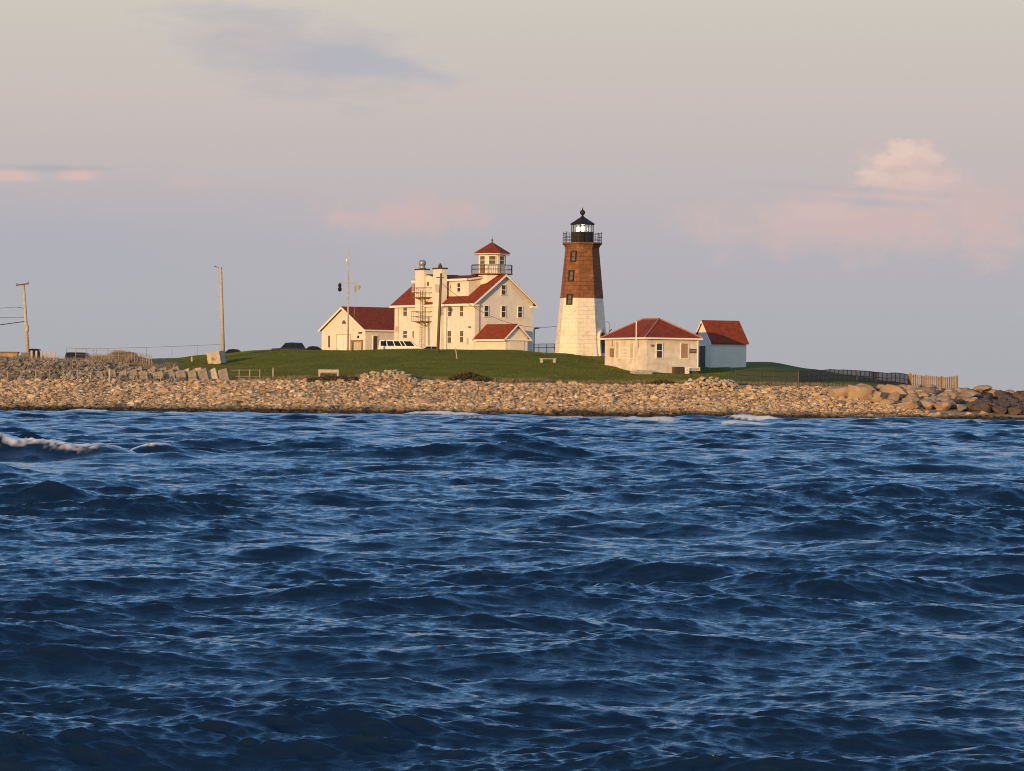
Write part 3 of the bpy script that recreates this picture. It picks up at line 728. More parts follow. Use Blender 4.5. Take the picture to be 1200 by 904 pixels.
MB().lathe([(.03, .62), (.16, .5), (.2, .3), (.12, .15), (.22, .0), (.2, -.2), (.05, -.32)], 10).build('bundle', M['black_cloth'], bk, True)
MB().tube((0, 0, .6), (.02, 0, .75), .015).build('rope', M['dark_metal'], bk)
fl = thing('signal_flag', 'small pale pennant hanging from the right end of the yardarm', 'flag', at(415.5, 334, 366))
f = MB()
for k in range(5):
    x0, x1 = k * .13, (k + 1) * .13; y0, y1 = .06 * math.sin(k * 1.6), .06 * math.sin((k + 1) * 1.6)
    f.prism([(x0 + .02, y0, -.05), (x1 + .02, y1, -.08), (x1 + .02, y1, -.75 + .1 * k), (x0 + .02, y0, -.8 + .08 * k)], [(x0 + .02, y0 + .012, -.05), (x1 + .02, y1 + .012, -.08), (x1 + .02, y1 + .012, -.75 + .1 * k), (x0 + .02, y0 + .012, -.8 + .08 * k)])
f.build('cloth', mat('pale_flag_cloth', (.36, .34, .34), .8), fl)
MB().tube((0, 0, -.85), (0, 0, .2), .012).build('rope', M['grey_metal'], fl)

# flood light pole and fence between house and lighthouse
p = on(625.7, 384, 410); t = thing('floodlight_pole', 'dark floodlight pole beside the house at the fence', 'light pole', p)
hz = at(625.7, 385, 384).z - p.z
MB().box(-.07, .07, -.07, .07, 0, hz).build('pole', M['grey_box'], t)
MB().prism([(.07, -.2, hz - .12), (.6, -.2, hz - .02), (.6, -.2, hz + .06), (.07, -.2, hz + .08)], [(.07, .2, hz - .12), (.6, .2, hz - .02), (.6, .2, hz + .06), (.07, .2, hz + .08)]).build('lamp_head', M['grey_box'], t)

def mesh_mat(name, col, scale=14, thick=.16):
    """woven wire: real holes between crossing wires"""
    m = bpy.data.materials.new(name); m.use_nodes = True; nt = m.node_tree; L = nt.links.new; N = nt.nodes.new
    b = nt.nodes['Principled BSDF']; b.inputs['Base Color'].default_value = (*col, 1); b.inputs['Roughness'].default_value = .5
    tc = N('ShaderNodeTexCoord'); sp = N('ShaderNodeSeparateXYZ'); L(tc.outputs['Object'], sp.inputs[0])
    outs = []
    for sg in (1, -1):
        a = N('ShaderNodeMath'); a.operation = 'MULTIPLY_ADD'; a.inputs[1].default_value = sg; L(sp.outputs[2], a.inputs[0]); L(sp.outputs[0], a.inputs[2])
        s = N('ShaderNodeMath'); s.operation = 'MULTIPLY'; s.inputs[1].default_value = scale; L(a.outputs[0], s.inputs[0])
        fr = N('ShaderNodeMath'); fr.operation = 'FRACT'; L(s.outputs[0], fr.inputs[0])
        lt = N('ShaderNodeMath'); lt.operation = 'LESS_THAN'; lt.inputs[1].default_value = thick; L(fr.outputs[0], lt.inputs[0]); outs.append(lt)
    mx = N('ShaderNodeMath'); mx.operation = 'MAXIMUM'; L(outs[0].outputs[0], mx.inputs[0]); L(outs[1].outputs[0], mx.inputs[1])
    L(mx.outputs[0], b.inputs['Alpha'])
    return m
M['wire_mesh'] = mesh_mat('woven_wire_mesh', (.16, .17, .18))
M['wire_dark'] = mesh_mat('dark_wire_mesh', (.03, .03, .03), thick=.55)

M['wire_thin'] = mesh_mat('thin_dark_wire_mesh', (.03, .03, .03), thick=.16)
def fence(name, label, pts, height, post_px, post_m, post_r, rails=(1.0,), rail_r=.025, mesh=None, square=False, jitter=0, post_over=.0):
    """pts: ground points; posts at given fractions or spacing"""
    P = [Vector(p) for p in pts]; root = thing(name, label, 'fence', P[0]); O = P[0]
    cum = [0]
    for a, b in zip(P, P[1:]): cum.append(cum[-1] + (b - a).length)
    def pos(s):
        for k in range(len(P) - 1):
            if s <= cum[k + 1] + 1e-6:
                f = (s - cum[k]) / (cum[k + 1] - cum[k]); q = P[k].lerp(P[k + 1], f); q.z = Tz(q.x, q.y); return q - O
        q = P[-1].copy(); q.z = Tz(q.x, q.y); return q - O
    n = max(2, int(round(cum[-1] / post_px)) + 1); tops = []
    for k in range(n):
        q = pos(cum[-1] * k / (n - 1)); jx = random.uniform(-jitter, jitter); h = height * random.uniform(1 - jitter, 1 + jitter)
        if square: MB().box(-post_r, post_r, -post_r, post_r, -.3, h + post_over).build('post', M[post_m], root).location = q
        else: MB().tube((0, 0, -.3), (jx, 0, h + post_over), post_r, post_r * .9, 6).build('post', M[post_m], root).location = q
        tops.append((q, h, jx))
    for r in rails:
        MB().path([tuple(q + Vector((jx * r, 0, height * r))) for q, h, jx in tops], rail_r, 5).build('rail', M[post_m], root)
    if mesh:
        f = MB()
        for (a, _, _), (b, _, _) in zip(tops, tops[1:]):
            f.poly([tuple(a + Vector((0, .04, .05))), tuple(b + Vector((0, .04, .05))), tuple(b + Vector((0, .04, height))), tuple(a + Vector((0, .04, height)))], [(0, 1, 2, 3)])
        f.build('wire_mesh', M[mesh], root)
    return root
fence('chain_link_fence', 'grey chain link fence between the large house and the lighthouse', [on(604, 389, 410), on(650, 386, 410)], 1.45, 1.0, 'grey_box', .045, (1.0, .72), .03, 'wire_mesh')
fence('chain_link_fence', 'long faint chain link fence on the skyline left of the pale bare pole', [on(78, 388, 415), on(160, 388, 415), on(262, 386, 415)], 1.6, 2.9, 'grey_box', .025, (1.0,), .022, None)
# fence of posts along the top of the beach
fence('post_and_wire_fence', 'weathered post and wire fence along the top of the stony beach', [on(-40, 315.4), on(60, 315.4), on(125, 315.2), on(205, 315.2)], 1.05, 1.33, 'fence_wood', .055, (.93,), .02, None, jitter=.08)
p = on(128.5, 314.9); t = tag(MB().tube((0, 0, -.3), (0, 0, 1.35), .09, .08, 8).build('wooden_post', M['concrete'], loc=p), 'thick pale post taller than the wire fence posts beside it', 'post')
fence('rail_fence', 'short wooden rail fence at the beach edge right of the grey slabs', [hit(268, 445, 300, 335), hit(276, 445, 300, 335), hit(290, 445, 300, 335), hit(304.5, 445, 300, 335)], .95, .95, 'fence_wood', .06, (.92, .3), .035, None)
fence('sand_fence', 'thin picket sand fence climbing over the brushy dune', [on(88, 343, 424), on(112, 343, 420), on(137, 342.5, 412), on(152, 342.5, 412), on(166, 338, 425), on(178, 332, 432)], 1.15, 1.1, 'fence_wood', .035, (.95, .5), .018, None, jitter=.1)
fence('post_and_wire_fence', 'dark post and wire fence across the shaded grass right of the shed', [on(862, 331, 445), on(900, 329, 445), on(936, 327, 445)], 1.05, 1.45, 'dark_metal', .05, (1, .5), .02, 'wire_thin')
def slat_fence(name, label, a, b, h, m_, gap=.32, w=.17):
    a, b = Vector(a), Vector(b); root = thing(name, label, 'fence', a); d = b - a; d.z = 0; L = d.length; n = int(L / gap)
    ang = math.atan2(d.y, d.x); sl_ = MB()
    for k in range(n + 1):
        q = a + d * (k / n); z = Tz(q.x, q.y) - a.z; hh = h * random.uniform(.95, 1.04)
        X = Matrix.Translation((q.x - a.x, q.y - a.y, z)) @ Matrix.Rotation(ang, 4, 'Z')
        sl_.box(-w / 2, w / 2, -.03, .012, .06, hh, X)
    sl_.build('slats', M[m_], root)
    for s in (.25, .8):
        r = MB()
        for k in range(n):
            q0 = a + d * (k / n); q1 = a + d * ((k + 1) / n)
            p0 = (q0.x - a.x, q0.y - a.y + .04, Tz(q0.x, q0.y) - a.z + h * s); p1 = (q1.x - a.x, q1.y - a.y + .04, Tz(q1.x, q1.y) - a.z + h * s)
            r.tube(p0, p1, .035, .035, 5)
        r.build('rail', M[m_], root)
    np_ = max(2, int(L / 2.6) + 1)
    for k in range(np_):
        q = a + d * (k / (np_ - 1)); MB().box(-.06, .06, .08, .2, -.3, h * 1.05, Matrix.Rotation(ang, 4, 'Z')).build('post', M[m_], root).location = (q.x - a.x, q.y - a.y, Tz(q.x, q.y) - a.z)
    return root
fence('paling_fence', 'dark see through fence of posts and rails running to the boulders', [on(936, 327), on(1000, 340), on(1064.5, 353)], 1.15, 1.15, 'dark_wood', .05, (1.0, .55, .15), .03, 'wire_dark')
M['slat'] = island_mat('golden_slat', [(.38, .26, .13), (.25, .165, .085), (.45, .32, .17), (.18, .115, .06)], bump=(5, .3))
slat_fence('picket_fence', 'sunlit golden slat fence above the boulders, ending at a corner post', on(1065.5, 352.5, 447), on(1120.5, 345.5, 448), 1.3, 'slat', .36, .2)

# little things beside the dark fence
p = on(1004, 345, 440); t = thing('marker_post', 'pale T shaped marker post behind the dark fence', 'marker', p)
hz = at(1004, 436, 345).z - p.z
MB().tube((0, 0, -.2), (0, 0, hz), .12, .1, 8).build('post', M['concrete'], t); MB().box(-.3, .3, -.12, .12, hz + .002, hz + .14).build('cap', M['concrete'], t)
p = on(1024.5, 350, 440); t = thing('dark_box', 'small dark box showing above the dark fence', 'box', p); hz = max(.5, at(1024, 436.5, 350).z - p.z)
MB().box(-.28, .28, -.25, .25, 0, hz - .08).build('body', M['brown_box'], t); MB().box(-.33, .33, -.3, .3, hz - .078, hz).build('lid', M['brown_box'], t)

# ------------------------------------------------------------------ lawn furniture
p = hit(254.5, 426.5, 318, 360); t = tag(MB().box(-.72, .72, -.6, .6, -.05, 1.2).build('concrete_block', M['concrete'], loc=p), 'tilted pale concrete block on the grass below the bare pole', 'block')
t.rotation_euler = (R(4), R(-9), R(-22))
rs = MB()
for cx_, cz_, w_ in ((-.12, .52, .16), (.1, .44, .1)):
    ring = [(cx_ + w_ * random.uniform(.6, 1.1) * math.cos(a), cz_ + w_ * 1.5 * random.uniform(.6, 1.1) * math.sin(a)) for a in (k * .7 for k in range(9))]
    rs.prism([(x, -.615, z) for x, z in ring], [(x, -.602, z) for x, z in ring])
rs.build('rust_mark', M['tan_wood'], t)
def stake(px, py0, py1, label, lean=0, r=.06, d=None, m_='wood'):
    p = hit(px, py0, 305, 362) if d is None else on(px, d, py0)
    h = at(px, py1, p.y).z - p.z
    o = MB().tube((0, 0, -.3), (lean, 0, h - .05), r, r * .9, 6).tube((lean, 0, h - .05), (lean * 1.02, 0, h), r * .9, r * .3, 6).build('wooden_stake', M[m_], loc=p); return tag(o, label, 'stake')
stake(225, 424, 418, 'short pale stake in the grass left of the tilted concrete block', 0, .13, None, 'concrete')
stake(320, 442, 431, 'thin wooden stake in the grass right of the rail fence', 0, .07)
stake(536, 420.5, 408, 'thin pale leaning stake in the lawn before the house front', -.2, .06, None, 'concrete')
p = hit(642, 425.5, 325, 362); t = thing('lawn_bench', 'low weathered backless bench alone on the lawn below the lighthouse', 'bench', p, R(6))
MB().box(-.85, .85, -.22, .22, .36, .44).build('seat', M['concrete'], t)
for a in (-.65, .65): MB().box(a - .12, a + .12, -.2, .2, -.1, .358).build('leg', M['concrete'], t)
p = hit(385, 443, 312, 335); t = thing('park_bench', 'pale wooden bench with backrest at the grass edge near the stone mound', 'bench', p, R(4))
kk = p.y / 4000
sw = 12 * kk; bh = at(385, 433.3, p.y).z - p.z
MB().box(-sw, sw, -.3, .15, .42, .49).build('seat', M['wood'], t)
f = MB().box(-sw, sw, .16, .22, bh - .26, bh).box(-sw, sw, .16, .22, bh - .42, bh - .31); f.build('backrest', M['wood'], t)
for a in (-sw + .1, sw - .1): MB().box(a - .08, a + .08, -.28, .14, -.15, .418).build('leg', M['wood'], t); MB().box(a - .08, a + .08, .222, .3, -.15, bh - .02).build('back_post', M['wood'], t)

# ------------------------------------------------------------------ vehicles
PROF = {
    'suv': dict(body=[(-.5, .18), (-.5, .5), (-.47, .57), (-.2, .6), (.48, .6), (.5, .5), (.5, .18)], cab=[(-.24, .6), (-.1, .96), (.05, 1.0), (.36, .98), (.46, .6)]),
    'sedan': dict(body=[(-.5, .18), (-.5, .5), (-.45, .6), (-.2, .66), (.42, .68), (.5, .58), (.5, .18)], cab=[(-.2, .66), (-.06, .96), (.08, 1.0), (.24, .96), (.4, .68)]),
    'van': dict(body=[(-.5, .16), (-.5, .45), (-.47, .58), (-.48, .6), (.44, .62), (.5, .5), (.5, .16)], cab=[(-.48, .6), (-.465, .9), (-.44, .98), (-.3, 1.0), (.16, .99), (.24, .93), (.38, .62)]),
}
def car(name, label, cat, px, d, length, height, width, paint, kind, rz, z_off=0, flip=False):
    p = on(px, d, 410); p.z += z_off
    t = thing(name, label, cat, p, rz); P = PROF[kind]; s = -1 if flip else 1
    def ext(pts, w0, w1, k=1.0):
        a = [(s * x * length, -w0, z * height) for x, z in pts]; return a, [(x, -y, z) for x, y, z in a]
    a, b = ext(P['body'], width / 2, width / 2); MB().prism(a, b).build('body', M[paint], t)
    lo = P['cab']; n = len(lo)
    zc = [z for _, z in lo]; zmin, zmax = min(zc), max(zc)
    nar = lambda z: (width / 2 - .03) - .16 * (z - zmin) / (zmax - zmin)
    a = [(s * x * length, -nar(z), z * height + .003) for x, z in lo]; cab = MB().prism(a, [(x, -y, z) for x, y, z in a]).build('cabin', M[paint], t)
    # glazing on both sides, then windscreen and back window
    z0, z1 = zmin + .05, zmax - .07
    xs0, xs1 = np.interp(z1, [lo[0][1], lo[1][1]], [lo[0][0], lo[1][0]]), np.interp(z1, [lo[-1][1], lo[-2][1]], [lo[-1][0], lo[-2][0]])
    xb0, xb1 = lo[0][0] + .02, lo[-1][0] - .04
    cuts = {'van': (0, .2, .42, .62, .74, 1), 'suv': (0, .3, .62, 1), 'sedan': (0, .5, 1)}[kind]
    for side in (-1, 1):
        for c_a, c_b in zip(cuts, cuts[1:]):
            g0, g1 = c_a + .014, c_b - .014
            q = lambda f, z, x0, x1: (s * (x0 + (x1 - x0) * f) * length, side * (nar(z) + .012), z * height)
            w = MB().poly([q(g0, z0, xb0 + .02, xb1), q(g1, z0, xb0 + .02, xb1), q(g1, z1, xs0 + .02, xs1), q(g0, z1, xs0 + .02, xs1)], [(0, 1, 2, 3)]).build('window', M['car_glass'], t)
    for (e0, e1, sg, nm) in ((lo[0], lo[1], -1, 'front_screen'), (lo[-1], lo[-2], 1, 'rear_screen')):
        if kind == 'van': nm = {'front_screen': 'rear_screen', 'rear_screen': 'front_screen'}[nm]
        A = lambda f, sd: (s * (e0[0] + (e1[0] - e0[0]) * f + sg * .004) * length, sd * (nar(e0[1] + (e1[1] - e0[1]) * f) - .1), (e0[1] + (e1[1] - e0[1]) * f) * height)
        MB().poly([A(.15, -1), A(.15, 1), A(.9, 1), A(.9, -1)], [(0, 1, 2, 3)]).build(nm, M['car_glass'], t)
    for fx in (-.31, .31):
        for side in (-1, 1):
            w = MB().tube((fx * length, side * (width / 2 - .18), .33), (fx * length, side * (width / 2 + .01), .33), .33, .33, 14).build('wheel', M['tyre'], t)
            MB().tube((fx * length, side * (width / 2 + .011), .33), (fx * length, side * (width / 2 + .025), .33), .2, .18, 10).build('rim', M['rim'], w)
    for side in (-1, 1):
        fr = -1 if kind != 'van' else 1
        MB().box(min(s * fr * .5 * length, s * fr * .505 * length), max(s * fr * .5 * length, s * fr * .505 * length), side * (width / 2 - .25) - .14, side * (width / 2 - .25) + .14, .4 * height, .48 * height).build('headlight', M['lamp_glass'], t)
    return t
zc = lambda px, py, d: at(px, py, d).z
def park(px, d, pytop, height): return zc(px, pytop, d) - height - on(px, d, 410).z
car('passenger_van', 'white passenger van with dark windows parked before the house front', 'van', 469.5, 373, 4.9, 1.9, 1.9, 'white_paint', 'van', R(-3), park(469, 373, 398.7, 1.9))
car('parked_car', 'dark blue car on the crest of the lawn left of the low building', 'car', 338.5, 372, 3.9, 1.6, 1.75, 'blue_paint', 'suv', R(5), park(338, 372, 401.5, 1.6))
car('parked_car', 'black car with only its roof showing beside the low building', 'car', 364, 378, 3.4, 1.4, 1.7, 'black_paint', 'sedan', R(4), park(364, 378, 405.8, 1.4))
car('parked_car', 'dark car half hidden behind the lawn at the bare pole', 'car', 270, 378, 3.6, 1.45, 1.7, 'black_paint', 'sedan', R(5), park(270, 378, 409.2, 1.45))
car('parked_van', 'navy boxy vehicle standing on the left skyline before the dune', 'van', 94.5, 368, 3.2, 1.55, 1.8, 'navy_paint', 'van', R(-4), park(94.5, 368, 413.2, 1.55))
car('parked_car', 'dark car partly hidden by the brushy dune', 'car', 155, 366, 3.2, 1.5, 1.75, 'navy_paint', 'suv', R(4), park(155, 366, 412.8, 1.5), True)
car('parked_car', 'white car almost hidden behind the crest between the van and the brown pole', 'car', 502, 374, 3.2, 1.35, 1.7, 'white_paint', 'sedan', R(0), park(502, 374, 405.2, 1.35))
car('parked_truck', 'dark vehicle roof showing behind the leaning utility pole', 'truck', 37, 370, 2.4, 1.75, 1.8, 'black_paint', 'suv', R(0), park(37, 370, 408.8, 1.75))

# grey cabinet, low wall and posts at the left edge
p = on(30, 345, 420); t = thing('electrical_cabinet', 'dark grey electrical cabinet at the foot of the leaning pole', 'cabinet', p); hz = at(30, 413.5, 345).z - p.z
MB().box(-.42, .42, -.3, .3, -.1, hz - .05).build('body', M['grey_box'], t); MB().box(-.46, .46, -.34, .34, hz - .048, hz + .02).build('lid', M['grey_box'], t)
for s in (-1, 1): MB().box(min(0.02 * s, .38 * s), max(.02 * s, .38 * s), -.325, -.303, .1, hz - .1).build('cabinet_door', M['grey_box'], t)
p = on(4, 352, 420); hz = at(4, 412.3, 352).z - p.z
wl = thing('retaining_wall', 'low tan stone wall with a dark coping at the left edge of the photo', 'wall', p, R(-10))
MB().box(-6, 1.55, -.2, .25, -.3, hz - .12).build('wall', mat('tan_rubble_stone', (.42, .3, .18), .9, (1.5, .5), (4, .7)), wl)
MB().box(-6.05, 1.62, -.27, .32, hz - .118, hz).build('coping', M['dark_wood'], wl)
posts_lbl = ['first wooden guard post right of the grey cabinet', 'second wooden guard post right of the grey cabinet', 'third wooden guard post right of the grey cabinet', 'fourth wooden guard post right of the grey cabinet', 'fifth wooden guard post right of the grey cabinet', 'sixth and rightmost wooden guard post right of the grey cabinet']
gp = None
for k, px in enumerate((37, 42.5, 48.5, 53.5, 58.5, 63.5)):
    p = on(px, 344, 420)
    if gp is None:
        gp = MB().box(-.1, .1, -.1, .1, -.3, .78).poly([(-.1, -.1, .782), (.1, -.1, .782), (.1, .1, .782), (-.1, .1, .782), (0, 0, .85)], [(0, 1, 2, 3), (0, 1, 4), (1, 2, 4), (2, 3, 4), (3, 0, 4)]).build('guard_post', M['wood']); o = gp
    else: o = gp.copy(); COL.objects.link(o)
    o.location = p; tag(o, posts_lbl[k], 'post', 'guard posts beside the electrical cabinet')

# ------------------------------------------------------------------ stones
def ico(sub):
    bm = bmesh.new(); bmesh.ops.create_icosphere(bm, subdivisions=sub, radius=1)
    v = np.array([tuple(q.co) for q in bm.verts]); f = np.array([[q.index for q in fc.verts] for fc in bm.faces]); bm.free(); return v, f
I1, F1 = ico(1); I2, F2 = ico(2); I3, F3 = ico(3)
def chisel(v, n, lo, hi, g):
    v = v.copy()
    for _ in range(n):
        a = g.normal(size=3); a /= np.linalg.norm(a); r = g.uniform(lo, hi)
        d = v @ a - r; v -= np.maximum(d, 0)[:, None] * a
    return v
VAR1 = [chisel(I1 * (1 + .15 * rng.normal(size=(len(I1), 1))), 5, .5, .9, rng) for _ in range(14)]
VAR2 = [chisel(I2 * (1 + .05 * rng.normal(size=(len(I2), 1))), 10, .46, .84, rng) for _ in range(12)]
VAR3 = [chisel(I3 * (1 + .02 * rng.normal(size=(len(I3), 1))), 9, .34, .62, rng) for _ in range(9)]
def rand_rot(g):
    q = g.normal(size=4); q /= np.linalg.norm(q); w, x, y, z = q
    return np.array([[1 - 2 * (y * y + z * z), 2 * (x * y - z * w), 2 * (x * z + y * w)], [2 * (x * y + z * w), 1 - 2 * (x * x + z * z), 2 * (y * z - x * w)], [2 * (x * z - y * w), 2 * (y * z + x * w), 1 - 2 * (x * x + y * y)]])
def stones(name, pts, sizes, material, var=None, F=None, flat=.65, sink=.25):
    V = []; FA = []; o = 0; var = var or VAR1; F = F1 if F is None else F
    for (x, y, z), s in zip(pts, sizes):
        v = var[rng.integers(len(var))] * (s * rng.uniform(.75, 1.35, 3))
        v = v @ rand_rot(rng).T; v[:, 2] *= flat
        V.append(v + (x, y, z + s * flat * (.5 - sink))); FA.append(F + o); o += len(v)
    return np_mesh(name, np.concatenate(V), np.concatenate(FA), material, False)
M['cobble'] = island_mat('beach_cobble', [(.19, .135, .085), (.58, .42, .25), (.42, .29, .17), (.68, .52, .34), (.28, .2, .125), (.54, .37, .21), (.74, .61, .45)])
def wet(m, z0=.25, z1=.75):
    nt = m.node_tree; b = nt.nodes['Principled BSDF']; src = b.inputs['Base Color'].links[0].from_socket
    g = nt.nodes.new('ShaderNodeNewGeometry'); sp = nt.nodes.new('ShaderNodeSeparateXYZ'); nt.links.new(g.outputs['Position'], sp.inputs[0])
    n = nt.nodes.new('ShaderNodeTexNoise'); n.inputs['Scale'].default_value = .35; n.inputs['Detail'].default_value = 4; nt.links.new(g.outputs['Position'], n.inputs['Vector'])
    ad = nt.nodes.new('ShaderNodeMath'); ad.operation = 'MULTIPLY_ADD'; ad.inputs[1].default_value = -.9; nt.links.new(n.outputs['Fac'], ad.inputs[0]); nt.links.new(sp.outputs[2], ad.inputs[2])
    mr = nt.nodes.new('ShaderNodeMapRange'); mr.inputs[1].default_value = z0 - .45; mr.inputs[2].default_value = z1 - .45; nt.links.new(ad.outputs[0], mr.inputs[0])
    mx = nt.nodes.new('ShaderNodeMix'); mx.data_type = 'RGBA'; nt.links.new(mr.outputs[0], mx.inputs[0]); mx.inputs[6].default_value = (.035, .03, .022, 1)
    nt.links.new(src, mx.inputs[7]); nt.links.new(mx.outputs[2], b.inputs['Base Color'])
wet(M['cobble'])                                    # weed and water line on the lowest stones
M['boulder'] = island_mat('tan_granite_boulder', [(.47, .34, .235), (.36, .265, .185)], bump=(3, .6))
M['dark_boulder'] = island_mat('shade_dark_boulder', [(.16, .12, .10), (.10, .08, .07)], bump=(3, .6))  # darker base colour stands in for shade at the riprap's right end
M['pile_rock'] = island_mat('pale_pile_rock', [(.56, .45, .32), (.48, .38, .27)], bump=(3, .6))
M['rubble'] = island_mat('grey_rubble', [(.29, .245, .19), (.13, .105, .08), (.35, .30, .235), (.2, .165, .125)])
# cobbles over the whole beach
n = 62000
d = 288 + 30.5 * rng.random(n); c = rng.uniform(-.19, .185, n); x = c * d
z = T(x, d); s = np.exp(rng.normal(-2.12, .42, n)) * (1 + .25 * np.clip((300 - d) / 10, 0, 1))
edge = 317 + 1.3 * vnoise(x / 5, x * 0, 9) * 2
s = s * np.where(rng.random(n) < .03, 1.7, 1)
keep = (z > -.5) & (d < edge) & (vnoise(x / 9., d / 3., 12) + .16 + .35 * (d < 301) > 0)
keep &= (c * FOC + 600 < 1085 + 25 * vnoise(x, d, 14)) | (d < 298)
keep |= (c * FOC + 600 < 1060) & (z > -.5) & (d < edge) & (rng.random(n) < .42)
ob = stones('beach_cobbles', np.stack([x, d, z], 1)[keep], np.clip(s[keep], .06, .5), M['cobble'])
tag(ob, 'tan cobbles covering the whole beach down to the waterline', 'cobbles', kind='stuff')

# rubble bank on the left: broken plates lying every way over the slope
n = 2600
d = 316.3 + 12.5 * rng.random(n); c = rng.uniform(-.19, -.096, n); x = c * d; z = T(x, d)
V = []; FA = []; o = 0
BX = np.array([(-1, -1, -1), (1, -1, -1), (1, 1, -1), (-1, 1, -1), (-1, -1, 1), (1, -1, 1), (1, 1, 1), (-1, 1, 1)], float)
BF = np.array([(0, 3, 2, 1), (4, 5, 6, 7), (0, 1, 5, 4), (1, 2, 6, 5), (2, 3, 7, 6), (3, 0, 4, 7)])
for k in range(n):
    q = (BX + .16 * rng.normal(size=(8, 3))) * np.array([rng.uniform(.08, .28), rng.uniform(.03, .06), rng.uniform(.1, .28)])
    e = np.array(Matrix.Rotation(rng.normal(.1, .5), 3, 'Z') @ Matrix.Rotation(rng.normal(-.35, .35), 3, 'Y') @ Matrix.Rotation(rng.normal(-.95, .3), 3, 'X'))
    V.append(q @ e.T + (x[k], d[k], z[k] + .05)); FA.append(BF + o); o += 8
ob = np_mesh('bank_rubble', np.concatenate(V), np.concatenate(FA), M['rubble'], False)
tag(ob, 'grey brown rubble and broken plates strewn over the left bank', 'rubble', kind='stuff')

# two heaps of pale rock
def one_rock(name, p, s, material, var, F, label, cat, group, squash=(1, .85, .75), rz=None):
    v = var[rng.integers(len(var))]
    key = (id(v), material.name)
    if key not in ROCKS:
        o = np_mesh(name, v, F, material, False); ROCKS[key] = o.data; o.data.name = name
    else:
        o = bpy.data.objects.new(name, ROCKS[key]); COL.objects.link(o)
    o.location = p; sx = s * np.array(squash) * rng.uniform(.85, 1.15, 3); o.scale = tuple(float(q) for q in sx)
    o.rotation_euler = (rng.uniform(-.35, .35), rng.uniform(-.35, .35), rng.uniform(0, 6.28) if rz is None else rz)
    return tag(o, label, cat, group)
ROCKS = {}
for (pa, pb, d0, n, lab, grp) in ((424, 486, 317.2, 74, 'pale rock heaped in the left stone mound below the white van', 'rocks of the left stone mound'), (800, 864, 313.8, 70, 'pale rock heaped in the right stone mound below the cream building', 'rocks of the right stone mound')):
    for k in range(n):
        px = rng.uniform(pa, pb); dd = d0 + rng.uniform(-2.0, 1.4); p = on(px, dd, 450)
        e = 1 - abs((px - (pa + pb) / 2) / ((pb - pa) / 2)) ** 4
        one_rock('mound_rock', p + Vector((0, 0, .08 + .3 * rng.random() * e)), rng.uniform(.15, .34), M['pile_rock'], VAR2, F2, lab, 'rock', grp)
p = on(472, 315.6, 450); one_rock('boulder', p + Vector((0, 0, .3)), .5, M['rubble'], VAR2, F2, 'dark grey block at the right end of the left stone mound', 'boulder', None, (1.2, .8, .8), 0)
# low slab beside the right mound
p = on(877, 313.5, 450); one_rock('boulder', p, 1.3, M['rubble'], VAR2, F2, 'long flat grey slab lying right of the right stone mound', 'boulder', None, (1.5, .5, .22), 0)

# big boulders of the riprap on the right: bearing, elevation, size
BIG = [(981, 459.5, 21, 12, 309, 'rounded tan boulder at the left start of the boulder row'), (1004, 461, 22, 17, 308, 'largest flat faced tan boulder, second from the left of the boulder row'),
       (1029.5, 465, 18, 17, 307, 'tall rounded tan boulder right of the largest flat faced one'), (1016, 454.5, 18, 7, 312, 'long low boulder topping the row behind the largest one'),
       (1032, 453.5, 13, 6, 313, 'small boulder on top of the row below the dark fence'), (1051, 458, 22, 10, 310, 'wide pale boulder on top of the row below the fence corner'),
       (1046.5, 470, 12, 12, 305, 'upright boulder below the wide pale one'), (1038, 475, 15, 8, 303.5, 'flat boulder lying at the foot of the tall rounded one'),
       (1084, 459, 20, 7, 311, 'slanting dark streaked boulder below the golden fence'), (1111, 473, 11, 10, 304, 'orange tan boulder low in the middle of the boulder field'),
       (1131, 466, 15, 10, 308, 'pale boulder below the right end of the golden fence'), (1150, 457, 19, 6, 314, 'flat pale boulder topping the rocks right of the golden fence')]
for px, py, w_, h_, dd, lab in BIG:
    p = at(px, py, dd); k = dd / 4000
    o = one_rock('boulder', p, 1, M['boulder'], VAR3, F3, lab, 'boulder', 'large boulders of the riprap', rz=rng.uniform(-.4, .4))
    o.scale = (w_ * k * .95, w_ * k * .75, h_ * k * 1.05); o.rotation_euler = (rng.uniform(-.15, .15), rng.uniform(-.15, .15), rng.uniform(-.5, .5))
for k in range(330):
    px = rng.uniform(1010, 1290); f = rng.random(); s = rng.uniform(.5, 1.05) if px > 1060 else rng.uniform(.3, .6)
    dd = 300.5 + f * 16
    if px < 1060 and f < .25: continue
    p = on(px, dd, 470); p.z = p.z + .28
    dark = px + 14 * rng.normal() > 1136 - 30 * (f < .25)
    lab, grp = ('dark rock at the shaded right end of the riprap, shade put into its colour', 'dark rocks of the riprap') if dark else ('tan angular rock wedged between the large boulders of the riprap', 'tan rocks of the riprap')
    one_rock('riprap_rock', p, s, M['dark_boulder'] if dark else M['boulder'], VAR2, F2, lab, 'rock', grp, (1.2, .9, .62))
# crest of the riprap at the right edge
for k in range(34):
    px = 1066 + k * 5.5 + rng.uniform(-2, 2); dd = 315 + rng.uniform(-2, 3); top = 455.5 + max(0, (px - 1120)) * .03 + rng.uniform(-.8, 1.6); s = rng.uniform(.5, .9)
    p = at(px, top, dd); p.z -= s * .6
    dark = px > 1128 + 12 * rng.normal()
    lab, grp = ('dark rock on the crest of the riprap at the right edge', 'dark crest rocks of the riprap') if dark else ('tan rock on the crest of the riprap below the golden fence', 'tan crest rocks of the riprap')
    one_rock('riprap_rock', p, s, M['dark_boulder'] if dark and k % 3 else M['boulder'], VAR2, F2, lab, 'rock', grp, (1.25, .9, .62))

